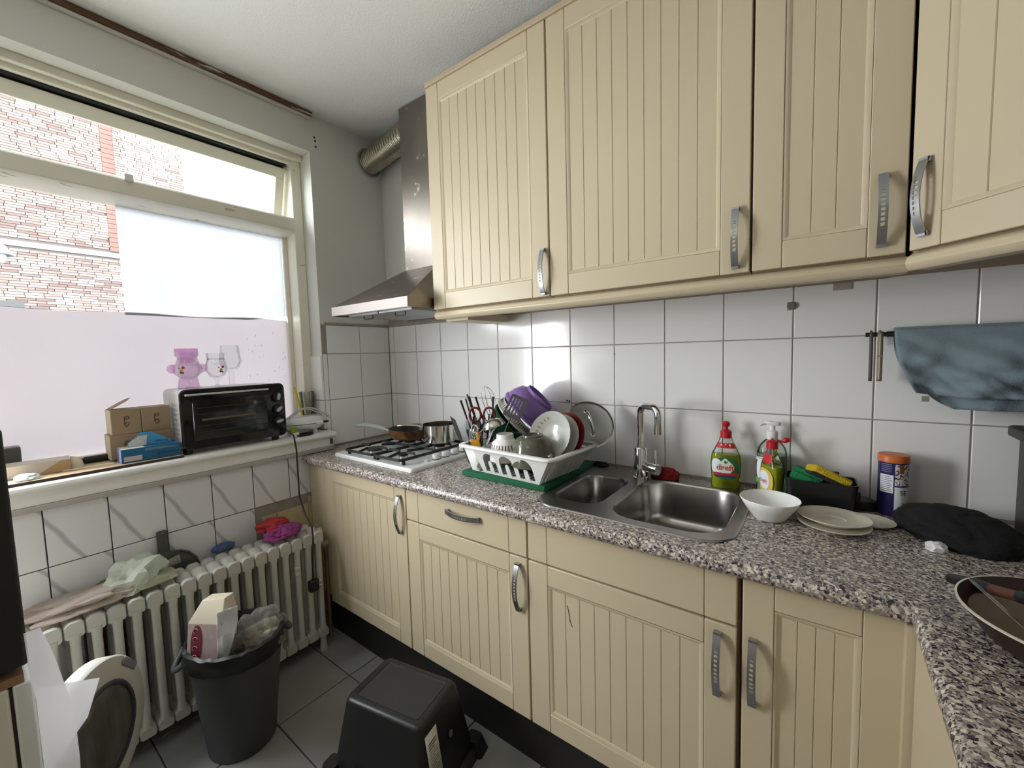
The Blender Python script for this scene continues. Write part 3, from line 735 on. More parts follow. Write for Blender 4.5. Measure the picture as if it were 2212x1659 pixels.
MB().tube([hd*0.14+Vector((0,0,0.040)), hd*0.19+Vector((0,0,0.054)), hd*0.26+Vector((0,0,0.062)), hd*0.315+Vector((0,0,0.058))], [0.011,0.013,0.012,0.010], 10).build('handle', mat('grey_handle',(0.42,0.45,0.44),0.45), fp, smooth=60)
sp = thing('saucepan', 'shiny steel saucepan with a long handle on the rear right burner', 'pan', (0.622,-0.20,0.9575))
pol = mat('polished_steel', (0.66,0.62,0.57), 0.13, 1.0, var=0.06, vscale=5)
MB().lathe([(0,0),(0.072,0),(0.080,0.006),(0.081,0.085),(0.085,0.088),(0.0795,0.0865),(0.0782,0.01),(0.07,0.005),(0,0.005)], 40).build('body', pol, sp)
ha = math.radians(212); hd = Vector((math.cos(ha), math.sin(ha), 0)); sd = Vector((-hd.y, hd.x, 0))
hm = MB()
def flat(path, w, t_):
    rings = [[p+sd*w[i]+Vector((0,0,t_)), p-sd*w[i]+Vector((0,0,t_)), p-sd*w[i]-Vector((0,0,t_)), p+sd*w[i]-Vector((0,0,t_))] for i, p in enumerate(path)]
    hm.loft(rings)
flat([hd*0.079+Vector((0,0,0.068)), hd*0.11+Vector((0,0,0.079)), hd*0.16+Vector((0,0,0.083)), hd*0.21+Vector((0,0,0.078))], [0.012,0.009,0.010,0.007], 0.003)
hm.build('handle', pol, sp, bevel=0.002)

# ------------------------------------------------------------------ sink
sk = thing('kitchen_sink', 'brushed steel one-and-a-half bowl sink let into the worktop', 'sink', (1.667,-0.285,ZT))
def so(p): return (p[0]-1.667, p[1]+0.285)
outer = [so(p) for p in rrect(1.378, 1.958, -0.530, -0.048, 0.085, 8)]
sb = [so(p) for p in rrect(1.408, 1.576, -0.458, -0.148, 0.058, 7)]
bb = [so(p) for p in rrect(1.615, 1.930, -0.499, -0.093, 0.092, 9)]
me = poly_mesh('deck', outer, [sb, bb])
for v in me.vertices: v.co.z = 0.004
me.materials.append(sink_steel)
deck = link('deck', me, sk, 30)
rim = MB(); n = len(outer)
def grow(loop, d):
    c = Vector((sum(p[0] for p in loop)/len(loop), sum(p[1] for p in loop)/len(loop)))
    out = []
    for i in range(len(loop)):
        a = Vector(loop[i-1]); b = Vector(loop[(i+1) % len(loop)]); t_ = (b-a).normalized(); nn = Vector((t_.y,-t_.x))
        p = Vector(loop[i]) + nn*d; out.append((p.x, p.y))
    return out
rim.loft([[(x,y,0.004) for x,y in outer],[(x,y,0.0032) for x,y in grow(outer,0.002)],[(x,y,0.0004) for x,y in grow(outer,0.004)]], True, False, False)
rim.build('rim', sink_steel, sk, smooth=60)
def bowl(name, loop, depth, r):
    mb = MB(); rings = [[(x,y,0.004) for x,y in loop]]
    rings.append([(x,y,0.002) for x,y in grow(loop,-0.003)])
    rings.append([(x,y,-0.006) for x,y in grow(loop,-0.006)])
    steps = 7
    base = grow(loop, -0.012)
    rings.append([(x,y,-(depth-r)) for x,y in base])
    c = (sum(p[0] for p in loop)/len(loop), sum(p[1] for p in loop)/len(loop))
    for k in range(1, steps+1):
        a = PI/2*k/steps; ins = r*(1-math.cos(a)); dz = r*math.sin(a)
        w = max(abs(p[0]-c[0]) for p in base); hh = max(abs(p[1]-c[1]) for p in base)
        rings.append([(c[0]+(x-c[0])*(w-ins)/w, c[1]+(y-c[1])*(hh-ins)/hh, -(depth-r)-dz) for x,y in base])
    mb.loft(rings, True, False, True)
    o = mb.build(name, sink_steel, sk, smooth=50)
    MB().lathe([(0.0,0.001),(0.030,0.001),(0.036,0.003),(0.042,0.001),(0.042,0.0)], 26, (c[0], c[1]+0.02, -depth)).build('drain', chrome, o)
    return o
bowl('small_bowl', sb, 0.13, 0.03)
bo = bowl('large_bowl', bb, 0.155, 0.045)
for k in range(4):
    MB().box(-0.0415, -0.0385, -0.165+0.016*k, -0.158+0.016*k, -0.055, -0.03).build('overflow_slot', print_black, bo)
# tap
tp = thing('mixer_tap', 'chrome single-lever kitchen tap with a hooked spout behind the sink', 'tap', (1.592,-0.112,ZT+0.0045))
MB().lathe([(0.029,0),(0.029,0.006),(0.0245,0.009),(0.0245,0.112),(0.022,0.116),(0,0.116)], 28).build('body', chrome, tp)
pa = [Vector((0,0,0.11)), Vector((0,0,0.24))]
dirn = Vector((0.80,-0.60,0)).normalized()
for k in range(1, 11):
    a = PI/2*k/10; pa.append(Vector((0,0,0.24)) + dirn*0.032*(1-math.cos(a)) + Vector((0,0,0.032*math.sin(a))))
e0 = pa[-1]
pa += [e0 + dirn*0.042]
e1 = pa[-1]
for k in range(1, 11):
    a = PI/2*k/10; pa.append(e1 + dirn*0.030*math.sin(a) - Vector((0,0,0.030*(1-math.cos(a)))))
pa.append(pa[-1] - Vector((0,0,0.048)))
MB().tube(pa, 0.0125, 18).build('spout', chrome, tp, smooth=60)
MB().lathe([(0.0135,-0.012),(0.0135,0.012),(0.011,0.012),(0.011,-0.006),(0,-0.006)], 18, tuple(pa[-1])).build('aerator', chrome, tp)
ld = Vector((0.96,-0.28,0)).normalized()
MB().tube([ld*0.02+Vector((0,0,0.045)), ld*0.045+Vector((0,0,0.045))], 0.0185, 22).build('valve_body', chrome, tp)
lv = MB().tube([ld*0.0455+Vector((0,0,0.045)), ld*0.072+Vector((0,0,0.045)), ld*0.074+Vector((0,0,0.045))], [0.0205,0.0205,0.0185], 22).build('lever_cap', chrome, tp)
MB().tube([ld*0.062+Vector((0,0,0.058)), ld*0.063+Vector((0,0,0.115))], 0.0042, 10).build('lever', chrome, lv)
# red scourer and black plug behind the sink
o = link('scouring_cloth', blob(0.048,0.022,0.03,0.22,5,2.1), None, 60, loc=(1.668,-0.072,ZT+0.0045)); o.data.materials.append(mat('red_net',(0.26,0.010,0.016),0.8,var=0.4,vscale=40,bump=1.0,bscale=160))
tag(o, 'crumpled dark red scouring net behind the tap', 'scourer')
pg = thing('sink_strainer', 'black ridged sink strainer lying behind the green mat', 'strainer', (1.39,-0.026,ZT+0.0045))
MB().lathe([(0,0),(0.036,0),(0.038,0.004),(0.034,0.010),(0.028,0.008),(0,0.008)], 28, sy=0.62).build('disc', black_pl, pg)
for k in range(6):
    MB().box(-0.026+0.009*k, -0.022+0.009*k, -0.012, 0.012, 0.0082, 0.0125).build('rib', black_pl, pg)

# ------------------------------------------------------------------ green mat and dish rack
gm = mat('green_fabric', (0.012,0.115,0.048), 0.9, var=0.15, vscale=30, bump=0.5, bscale=200)
m_ = MB().prism(rrect(0.982,1.372,-0.428,-0.040,0.006,2), ZT+0.0005, ZT+0.019)
tag(m_.build('drying_mat', gm, bevel=0.003, loc=(0,0,0)), 'thick dark green drying mat beneath the dish rack', 'mat')
RK = thing('dish_rack', 'white plastic dish rack on a green mat, full of washing-up', 'dish rack', (1.200,-0.280,0.9195), (0,0,math.radians(-4)))
rack_m = white_pl
RZ = 0.102                                                   # rim height
bx0, bx1, by0, by1 = -0.17, 0.150, -0.128, 0.128              # floor outline
tx0, tx1, ty0, ty1 = -0.225, 0.235, -0.168, 0.158             # rim outline
# front wall with three arched openings and tongues
def arch(cx, w, z0, z1, tw, tz):
    pts = [(cx-w/2, z0)]
    r = w/2
    for k in range(9):
        a = PI - PI*k/8; pts.append((cx+r*math.cos(a), z1-r+r*math.sin(a)))
    pts += [(cx+w/2, z0), (cx+tw/2+0.002, z0)]
    for k in range(7):
        a = PI*k/6; pts.append((cx+tw/2*math.cos(a), tz-tw/2+tw/2*math.sin(a)))
    pts += [(cx-tw/2-0.002, z0)]
    return pts
FL = math.hypot(by0-ty0, RZ)
out = [(bx0+0.055,0.0),(bx0+0.108,0.0),(bx0+0.116,-0.008),(bx0+0.136,-0.008),(bx0+0.144,0.0),(bx1-0.028,0.0),(bx1-0.020,-0.008),(bx1-0.002,-0.008),(bx1,0.0),(tx1-0.012,FL),(bx0+0.03,FL)]
me = poly_mesh('front_wall', out, [arch(-0.064,0.064,0.010,0.094,0.017,0.060), arch(0.020,0.066,0.010,0.095,0.018,0.058), arch(0.106,0.068,0.010,0.095,0.018,0.056)])
for v in me.vertices:
    x, s_ = v.co.x, v.co.y; v.co = Vector((x, by0+(ty0-by0)*s_/FL+0.002, s_/FL*RZ))
me.materials.append(rack_m)
link('front_wall', me, RK, 0, solid=0.003)
# cutlery pocket at the left
pk = [(-0.205,-0.168),(-0.105,-0.168),(-0.105,0.02),(-0.205,0.02)]
def rr4(x0,x1,y0,y1,r): return rrect(x0,x1,y0,y1,r,5)
MB().loft([[(x,y,0.0) for x,y in rr4(-0.190,-0.140,-0.128,-0.065,0.020)],[(x,y,RZ) for x,y in rr4(-0.212,-0.115,-0.157,-0.055,0.025)]], True, True, False).build('cutlery_pocket', rack_m, RK, solid=0.003, smooth=50)
# rim: broad rolled lip
rim_o = rrect(tx0,tx1,ty0,ty1,0.035,6); rim_i = rrect(tx0+0.016,tx1-0.016,ty0+0.016,ty1-0.016,0.024,6)
MB().loft([[(x,y,RZ-0.006) for x,y in grow(rim_o,0.004)],[(x,y,RZ+0.001) for x,y in grow(rim_o,0.003)],[(x,y,RZ+0.004) for x,y in grow(rim_o,-0.002)],[(x,y,RZ+0.003) for x,y in rim_i],[(x,y,RZ-0.002) for x,y in rim_i]], True, False, False).build('rim', rack_m, RK, smooth=70, solid=0.002)
# ribbed right wall, back wall, left wall, floor
rb = MB()
for k in range(15):
    f0 = k/15; f1 = (k+0.66)/15
    def P(f, z): return (bx1+(tx1-0.012-bx1)*z, (by0+(ty0+0.010-by0)*z)*(1-f)+(by1+(ty1-0.010-by1)*z)*f, z*RZ)
    rb.add([P(f0,0),P(f1,0),P(f1,1),P(f0,1)], [(0,1,2,3)])
    rb.add([tuple(Vector(P(f1,z))+Vector((-0.004,0,0))) if i in (1,) else P(f, z) for i,(f,z) in enumerate(((f1,0),((k+1)/15,0),((k+1)/15,1),(f1,1)))], [(0,1,2,3)])
rb.build('right_wall', rack_m, RK, smooth=0, solid=0.003)
for k in range(16):
    f = (k+0.3)/16
    MB().tube([tuple(Vector(P(f,0.02))+Vector((0.002,0,-0.001))), tuple(Vector(P(f,0.93))+Vector((0.002,0,-0.001)))], 0.0032, 6).build('rib', rack_m, RK)
MB().add([(bx0,by1,0),(bx1,by1,0),(tx1-0.012,ty1-0.012,RZ),(tx0+0.012,ty1-0.012,RZ)],[(0,1,2,3)]).build('back_wall', rack_m, RK, solid=0.003)
MB().add([(bx0,0.0,0),(bx0,by1,0),(tx0+0.012,ty1-0.012,RZ),(tx0+0.012,0.0,RZ)],[(0,1,2,3)]).build('left_wall', rack_m, RK, solid=0.003)
flm = MB()
for k in range(13):
    flm.box(bx0+0.004+0.0235*k, bx0+0.016+0.0235*k, by0, by1, 0.0, 0.003)
flm.box(bx0,bx1,by0,by0+0.012,0,0.003).box(bx0,bx1,by1-0.012,by1,0,0.003)
flm.build('floor_grid', rack_m, RK)
for x in (bx0+0.02, bx1-0.03):
    for y in (-0.11, 0.11): MB().box(x-0.012,x+0.012,y-0.012,y+0.012,-0.0035,0.0).build('foot', rack_m, RK, bevel=0.001)

def aim(o, loc, d, spin=0):
    """place o with its local +z along d"""
    q = Vector(d).normalized().to_track_quat('Z', 'Y')
    o.rotation_mode = 'QUATERNION'; o.location = loc
    from mathutils import Quaternion
    o.rotation_quaternion = q @ Quaternion((0,0,1), spin)
    return o
cut = mat('cutlery_steel', (0.62,0.61,0.60), 0.2, 1.0)
cut_blue = mat('cool_steel', (0.50,0.55,0.66), 0.25, 0.9)
dark_lacquer = mat('dark_lacquer', (0.022,0.010,0.014), 0.35)
# chopsticks: upright dark sticks
def stick(label, base, top, m=dark_lacquer, r0=0.0022, r1=0.0036, cat='chopstick'):
    d = Vector(top)-Vector(base); L = d.length
    o = MB().tube([(0,0,0),(0,0,L*0.5),(0,0,L)], [r0,(r0+r1)/2,r1], 8).build('chopstick', m)
    aim(o, base, d); tag(o, label, cat, 'chopsticks in the dish rack'); return o
stick('dark chopstick, leftmost of those standing in the rack', (0.992,-0.315,0.935), (0.903,-0.335,1.186), r1=0.0046)
stick('dark chopstick, second from the left in the rack', (0.985,-0.300,0.935), (0.927,-0.330,1.194))
stick('dark chopstick, tallest of those standing in the rack', (1.008,-0.290,0.935), (0.936,-0.330,1.213))
stick('dark chopstick close beside the tallest one on its right', (0.996,-0.280,0.935), (0.948,-0.330,1.204))
stick('dark chopstick standing inside the loop of the red scissors', (1.014,-0.250,0.935), (0.983,-0.330,1.203), r1=0.0044)
stick('dark chopstick leaning right beside the slotted turner', (1.024,-0.285,0.935), (1.076,-0.330,1.207), r1=0.0042)
# fork, spoons, knife
def fork(label, base, d, spin, m, g='cutlery in the dish rack'):
    t = thing('fork', label, 'fork', (0,0,0), group=g); 
    MB().loft([[(-0.004,-0.001,0),(0.004,-0.001,0),(0.004,0.001,0),(-0.004,0.001,0)],[(-0.0028,-0.001,0.09),(0.0028,-0.001,0.09),(0.0028,0.001,0.09),(-0.0028,0.001,0.09)],[(-0.004,-0.001,0.115),(0.004,-0.001,0.115),(0.004,0.001,0.115),(-0.004,0.001,0.115)],[(-0.0115,-0.002,0.135),(0.0115,-0.002,0.135),(0.0115,-0.0005,0.135),(-0.0115,-0.0005,0.135)],[(-0.0115,-0.003,0.145),(0.0115,-0.003,0.145),(0.0115,-0.0015,0.145),(-0.0115,-0.0015,0.145)]]).build('stem', m, t, smooth=60)
    for k in range(4):
        x = -0.0095+0.0063*k
        MB().loft([[(x-0.0018,-0.003,0.144),(x+0.0018,-0.003,0.144),(x+0.0018,-0.0015,0.144),(x-0.0018,-0.0015,0.144)],[(x-0.0008,0.001,0.188),(x+0.0008,0.001,0.188),(x+0.0008,0.002,0.188),(x-0.0008,0.002,0.188)]]).build('tine', m, t)
    aim(t, base, d, spin); return t
def spoon(label, base, d, spin, m, L=0.14, w=0.019, g='cutlery in the dish rack'):
    t = thing('spoon', label, 'spoon', group=g)
    MB().tube([(0,0,0),(0,0.002,L*0.6),(0,0,L)], [0.004,0.0025,0.003], 8).build('stem', m, t)
    s_ = sheet(lambda u, v: ((v-0.5)*2*w*math.sin(PI*min(0.97,max(0.03,u)))**0.6, -0.010*math.sin(PI*u)*(1-(2*v-1)**2), L+u*0.055), 12, 8)
    s_.build('bowl', m, t, solid=0.0012, smooth=80)
    aim(t, base, d, spin); return t
def knife(label, base, d, spin, m, L=0.21):
    o = MB().loft([[(-0.005,-0.0016,0),(0.005,-0.0016,0),(0.005,0.0016,0),(-0.005,0.0016,0)],[(-0.007,-0.0016,L*0.55),(0.007,-0.0016,L*0.55),(0.007,0.0016,L*0.55),(-0.007,0.0016,L*0.55)],[(-0.009,-0.0006,L*0.62),(0.008,-0.0006,L*0.62),(0.008,0.0006,L*0.62),(-0.009,0.0006,L*0.62)],[(-0.002,-0.0005,L),(0.008,-0.0005,L*0.97),(0.008,0.0005,L*0.97),(-0.002,0.0005,L)]]).build('table_knife', m, bevel=0.0008)
    tag(o, label, 'knife', 'cutlery in the dish rack'); aim(o, base, d, spin); return o
# the camera sees them from +x, -y: face the broad side to it
SP = 0.55
fork('steel fork with blue-grey sheen standing tines up at the front of the rack', (0.995,-0.385,0.932), (-0.10,0.03,0.99), SP, cut_blue)
fork('steel fork half hidden behind the front fork', (1.01,-0.35,0.932), (-0.16,0.05,0.95), SP+0.4, cut)
fork('steel fork behind the orange peeler', (0.990,-0.34,0.932), (0.02,0.03,0.98), SP, cut)
spoon('steel spoon standing just right of the front fork', (1.012,-0.375,0.932), (-0.05,0.05,0.98), SP, cut, L=0.11)
spoon('black serving spoon below the red scissors', (1.018,-0.33,0.932), (0.22,0.02,0.97), SP, black_pl, L=0.15, w=0.024)
knife('steel table knife standing in the rack left of the ladle handle', (1.022,-0.34,0.932), (0.10,0.02,0.98), SP, cut)
knife('black-handled table knife standing upright behind the orange peeler', (1.010,-0.345,0.932), (0.09,0.05,0.98), SP, black_pl, 0.19)
knife('thin steel knife leaning towards the cup in the rack', (1.035,-0.35,0.932), (0.22,0.02,0.95), SP, cut, 0.17)
knife('black-handled knife standing handle up behind the front fork', (1.000,-0.365,0.932), (-0.02,0.05,0.98), SP, black_pl, 0.20)
knife('dark knife standing upright right of the black scissors', (1.028,-0.335,0.932), (0.13,0.02,0.98), SP+0.5, dark_lacquer, 0.21)
spoon('dark serving spoon standing behind the ladle handle', (1.032,-0.32,0.932), (0.20,0.0,0.97), SP, dark_lacquer, L=0.13, w=0.020)
# black spatula leaning left
o = thing('spatula', 'black plastic spatula leaning left out of the rack', 'spatula')
MB().tube([(0,0,0),(0,0,0.10)], 0.005, 8).build('handle', black_pl, o)
MB().loft([[(-0.006,-0.002,0.09),(0.006,-0.002,0.09),(0.006,0.002,0.09),(-0.006,0.002,0.09)],[(-0.017,-0.0015,0.135),(0.017,-0.0015,0.135),(0.017,0.0015,0.135),(-0.017,0.0015,0.135)],[(-0.019,-0.001,0.21),(0.013,-0.001,0.222),(0.013,0.001,0.222),(-0.019,0.001,0.21)]]).build('blade', black_pl, o, bevel=0.001)
aim(o, (0.982,-0.375,0.935), Vector((0.858,-0.345,1.112))-Vector((0.982,-0.375,0.935)), 0.5)
# red scissors, handles up
sc = thing('scissors', 'dark red handled scissors standing handles up among the cutlery', 'scissors', (0.995,-0.315,0.935), (0,0,math.radians(28)))
scr = mat('dark_red_plastic', (0.16,0.010,0.016), 0.35)
for s_ in (-1, 1):
    path = []
    cx = 0.030*s_+0.006
    for k in range(19):
        a = 2*PI*k/18; path.append((cx+0.024*math.cos(a), 0, 0.193+0.030*math.sin(a)))
    MB().tube(path, 0.0048, 8).build('finger_loop', scr, sc, smooth=70)
    MB().tube([(cx-0.015*s_,0,0.170),(0.004*s_,0,0.145),(-0.004*s_,0,0.12)], 0.0055, 8).build('shank', scr, sc)
    MB().loft([[(-0.006,0.001*s_,0.125),(0.006,0.001*s_,0.125),(0.006,0.002*s_,0.125),(-0.006,0.002*s_,0.125)],[(-0.001-0.004*s_,0.001*s_,0.0),(0.001-0.004*s_,0.001*s_,0.0),(0.001-0.004*s_,0.002*s_,0.0),(-0.001-0.004*s_,0.002*s_,0.0)]]).build('blade', cut, sc)
sc2 = thing('scissors', 'black handled scissors low in the rack below the red pair', 'scissors', (1.000,-0.345,0.935), (0,math.radians(8),math.radians(28)))
for s_ in (-1, 1):
    MB().tube([(0.018*s_+0.013*math.cos(2*PI*k/16), 0.004*s_, 0.150+0.022*math.sin(2*PI*k/16)) for k in range(17)], 0.0036, 8).build('finger_loop', dark_lacquer, sc2, smooth=70)
    MB().loft([[(-0.006,0.001*s_,0.14),(0.006,0.001*s_,0.14),(0.006,0.002*s_,0.14),(-0.006,0.002*s_,0.14)],[(-0.001,0.001*s_,0.0),(0.001,0.001*s_,0.0),(0.001,0.002*s_,0.0),(-0.001,0.002*s_,0.0)]]).build('blade', cut, sc2)
# whisk
wh = thing('whisk', 'thin wire balloon whisk rising above the chopsticks', 'whisk', (1.03,-0.245,0.935))
MB().tube([(0,0,0),(-0.008,-0.005,0.13)], 0.0055, 10).build('handle', cut, wh)
for k in range(4):
    a = PI*k/4+0.3; pts = []
    for i in range(25):
        q = i/24; w_ = 0.045*math.sin(PI*q)**0.75*(1 if q<=1 else 1); side = math.cos(PI*q)
        zz = 0.13 + 0.175*math.sin(PI*q)**0.62
        pts.append((-0.008-0.0+side*0.046*math.sin(PI*q)**0.45*math.cos(a)-0.035*(zz-0.13)/0.175, -0.005+side*0.046*math.sin(PI*q)**0.45*math.sin(a)-0.02*(zz-0.13)/0.175, zz))
    MB().tube(pts, 0.0009, 6).build('wire', cut, wh, smooth=80)
# orange peeler
pe = thing('peeler', 'orange-yellow handled peeler leaning at the front of the rack', 'peeler', (1.045,-0.385,0.935), (math.radians(-8),math.radians(-8),math.radians(25)))
org = mat('orange_plastic', (0.55,0.25,0.012), 0.4)
MB().loft([[(-0.010,-0.004,0.0),(0.010,-0.004,0.0),(0.010,0.004,0.0),(-0.010,0.004,0.0)],[(-0.007,-0.004,0.07),(0.009,-0.004,0.07),(0.009,0.004,0.07),(-0.007,0.004,0.07)],[(-0.026,-0.004,0.092),(0.012,-0.004,0.085),(0.012,0.004,0.085),(-0.026,0.004,0.092)],[(-0.028,-0.004,0.112),(0.004,-0.004,0.106),(0.004,0.004,0.106),(-0.028,0.004,0.112)]]).build('handle', org, pe, bevel=0.002)
MB().box(0.0,0.010,-0.003,0.003,0.09,0.135).build('fork_arm', org, pe, bevel=0.002)
MB().loft([[(-0.022,-0.002,0.110),(-0.016,-0.002,0.110),(-0.016,0.001,0.110),(-0.022,0.001,0.110)],[(0.03,-0.002,0.146),(0.036,-0.002,0.143),(0.036,0.001,0.143),(0.03,0.001,0.146)]]).build('blade', cut, pe)
# ladle with its round bowl, slotted turner
la = thing('ladle', 'steel ladle with its bowl turned down over the rack', 'ladle', (1.045,-0.40,0.935))
MB().tube([(0,0,0),(0.020,0.004,0.05),(0.070,0.012,0.150),(0.080,0.02,0.163)], [0.005,0.005,0.004,0.004], 8).build('handle', cut, la)
b_ = MB().lathe([(0.046,-0.004),(0.045,0.004),(0.036,0.018),(0.018,0.027),(0,0.029),(0,0.027),(0.017,0.025),(0.034,0.016),(0.044,0.002)], 28).build('bowl', cut, la)
b_.location = (0.063,0.03,0.165); b_.rotation_euler = (math.radians(8),math.radians(-16),0)
sl = thing('slotted_turner', 'slotted turner with a dark edge leaning on the purple bowl', 'turner', (1.06,-0.345,0.935))
hv = Vector((0.085,0.035,0.19))
MB().tube([(0,0,0), tuple(hv)], 0.0035, 8).build('handle', cut, sl)
TW, TH = 0.074, 0.095
me = poly_mesh('blade', rrect(-TW/2,TW/2,0,TH,0.008,3), [rrect(-TW/2+0.009+0.0135*k,-TW/2+0.0155+0.0135*k,0.016,TH-0.012,0.003,2) for k in range(4)])
me.materials.append(mat('turner_steel',(0.10,0.09,0.10),0.16,0.7))
bl = link('blade', me, sl, 0, solid=0.0016)
zax = Vector((0.45,-0.80,0.40)).normalized(); yax = Vector((0.32,0.20,0.90)); yax = (yax - zax*yax.dot(zax)).normalized(); xax = yax.cross(zax)
bl.matrix_local = Matrix.Translation(hv) @ Matrix((( xax.x,yax.x,zax.x,0),(xax.y,yax.y,zax.y,0),(xax.z,yax.z,zax.z,0),(0,0,0,1)))
# nested bowls on their side: purple, white colander, green
AX = Vector((0.66,0.30,0.69)).normalized()
def nest(name, label, cat, prof, m, off, base=(1.090,-0.165,1.108), seg=44):
    o = MB().lathe(prof, seg).build(name, m, smooth=50)
    aim(o, Vector(base)+AX*off, AX); tag(o, label, cat); return o
purple = mat('purple_plastic', (0.265,0.155,0.43), 0.42)
pb = nest('mixing_bowl', 'purple plastic bowl tipped upside down on top of the rack', 'bowl', [(0.108,0.0),(0.112,-0.003),(0.114,0.0),(0.112,0.010),(0.107,0.013),(0.104,0.038),(0.088,0.072),(0.068,0.084),(0.068,0.096),(0.064,0.096),(0.064,0.082),(0,0.082)], purple, 0.026)
wc = thing('colander', 'off-white slotted colander nested between the purple and green bowls', 'colander')
MB().lathe([(0.110,-0.038),(0.116,-0.036),(0.115,-0.030),(0.1085,-0.026),(0.1075,-0.006),(0.106,-0.002),(0.104,-0.002),(0.105,-0.028),(0.108,-0.036)], 44).build('body', mat('offwhite_plastic',(0.62,0.62,0.55),0.45), wc)
slm = MB().box(0.1078,0.1092,-0.0016,0.0016,-0.024,-0.0075).mesh('slot'); slm.materials.append(print_black)
for k in range(64):
    o = bpy.data.objects.new('slot', slm); COL.objects.link(o); o.parent = wc; o.rotation_euler = (0,0,2*PI*k/64)
aim(wc, Vector((1.090,-0.165,1.108))+AX*0.014, AX)
gb = nest('mixing_bowl', 'dark green plastic bowl at the bottom of the tipped nest in the rack', 'bowl', [(0.104,-0.040),(0.108,-0.038),(0.110,-0.042),(0.106,-0.050),(0.100,-0.075),(0.080,-0.115),(0.055,-0.135),(0.0,-0.135),(0,-0.131),(0.054,-0.131),(0.077,-0.112),(0.096,-0.074),(0.102,-0.046)], mat('green_plastic',(0.008,0.085,0.030),0.45), 0.0)
# striped cup upside down
cu = thing('rice_bowl', 'small white bowl with dark red stripes upside down in the rack', 'bowl', (1.155,-0.362,0.972))
MB().lathe([(0.060,0.0),(0.062,0.004),(0.060,0.035),(0.050,0.068),(0.036,0.080),(0.033,0.084),(0.033,0.100),(0.029,0.101),(0.028,0.086),(0,0.085)], 40).build('body', white_cer, cu)
def stripe_pt(a, z): 
    r = 0.0607 - (z-0.035)*0.303
    return (r*math.cos(a), r*math.sin(a), z)
for k in range(28):
    a = 2*PI*k/28; s_ = MB()
    s_.add([stripe_pt(a-0.035,0.036),stripe_pt(a+0.035,0.036),stripe_pt(a+0.036,0.05),stripe_pt(a+0.036,0.064),stripe_pt(a-0.036,0.064),stripe_pt(a-0.036,0.05)],[(0,1,2,5),(5,2,3,4)])
    s_.build('stripe', mat('dark_red_print',(0.14,0.02,0.025),0.4), cu)
tag(MB().lathe([(0.080,0.0),(0.083,0.003),(0.081,0.02),(0.073,0.072),(0.060,0.096),(0.045,0.104),(0.040,0.104),(0.038,0.110),(0.033,0.110),(0.032,0.104),(0,0.104)], 44).build('stoneware_bowl', mat('grey_green_glaze',(0.105,0.105,0.080),0.14,var=0.25,vscale=20), loc=(1.285,-0.365,0.972), smooth=50), 'grey-green glazed bowl upside down at the front of the rack', 'bowl')
# plates standing on edge
def disc(name, label, cat, prof, m, c, nrm):
    o = MB().lathe(prof, 48).build(name, m, smooth=50); aim(o, c, nrm); tag(o, label, cat); return o
NP = Vector((-0.08,-0.90,0.36))
o = disc('soup_plate', 'white deep plate with faint gold rim marks standing on edge in the rack', 'plate', [(0,0.0),(0.045,0.0),(0.055,0.006),(0.088,0.030),(0.092,0.033),(0.090,0.030),(0.057,0.001),(0.046,-0.005),(0,-0.005)], mat('shade_grey_ceramic',(0.50,0.50,0.46),0.15), (1.325,-0.285,1.062), NP)  # white plate; its shading is put into the grey of the ceramic
for k in range(9):
    a = 2.0+0.24*k
    MB().add([(0.066*math.cos(a-.03),0.066*math.sin(a-.03),0.0148),(0.075*math.cos(a-.03),0.075*math.sin(a-.03),0.0214),(0.075*math.cos(a+.03),0.075*math.sin(a+.03),0.0214),(0.066*math.cos(a+.03),0.066*math.sin(a+.03),0.0148)],[(0,1,2,3)]).build('gold_mark', mat('gold_print',(0.35,0.23,0.06),0.4), o, smooth=0)
disc('side_plate', 'white plate standing behind the deep plate in the rack', 'plate', [(0,0),(0.05,0),(0.085,0.010),(0.084,0.013),(0.05,0.004),(0,0.004)], MATS['shade_grey_ceramic'], (1.341,-0.262,1.060), NP)
disc('side_plate', 'dark red plate standing behind the white plates in the rack', 'plate', [(0,0),(0.05,0),(0.090,0.012),(0.089,0.015),(0.05,0.004),(0,0.004)], mat('dark_red_glaze',(0.14,0.012,0.014),0.2), (1.352,-0.245,1.062), NP)
# glass lid
tag(MB().lathe([(0,0),(0.075,0),(0.105,0.020),(0.112,0.040),(0.108,0.040),(0.100,0.022),(0.072,0.004),(0,0.004)], 40, sy=0.80).build('dark_filler_dish', mat('rack_dark_filler',(0.015,0.014,0.014),0.3), loc=(1.218,-0.285,0.9235), smooth=50), 'dark dish added at the bottom of the rack to darken its front openings', 'dish')  # added only to darken the rack behind its front openings
gl = thing('saucepan_cover', 'round glass pan lid with steel rim leaning at the back of the rack', 'lid')
MB().lathe([(0,0.014),(0.04,0.0125),(0.075,0.007),(0.098,0.0),(0.098,0.0015),(0.075,0.0095),(0.04,0.015),(0,0.0165)], 48).build('glass_disc', glassy('lid_glass', fac=0.3, tint=(0.80,0.81,0.80)), gl)
MB().lathe([(0.097,-0.002),(0.103,-0.002),(0.1035,0.003),(0.097,0.004),(0.097,-0.002)], 48).build('rim', cut, gl)
MB().tube([(-0.050,0,0.013),(-0.048,0,0.026),(-0.036,0,0.042),(0,0,0.050),(0.036,0,0.042),(0.048,0,0.026),(0.050,0,0.013)], 0.0058, 10).build('handle', chrome, gl, smooth=70)
for s_ in (-1,1): MB().lathe([(0,0.012),(0.009,0.012),(0.009,0.0155),(0,0.0165)], 16, (0.051*s_,0,0)).build('bolt', chrome, gl)
aim(gl, (1.402,-0.150,1.095), (0.50,-0.66,0.50), 1.75); gl.scale = (0.93,0.93,0.93)
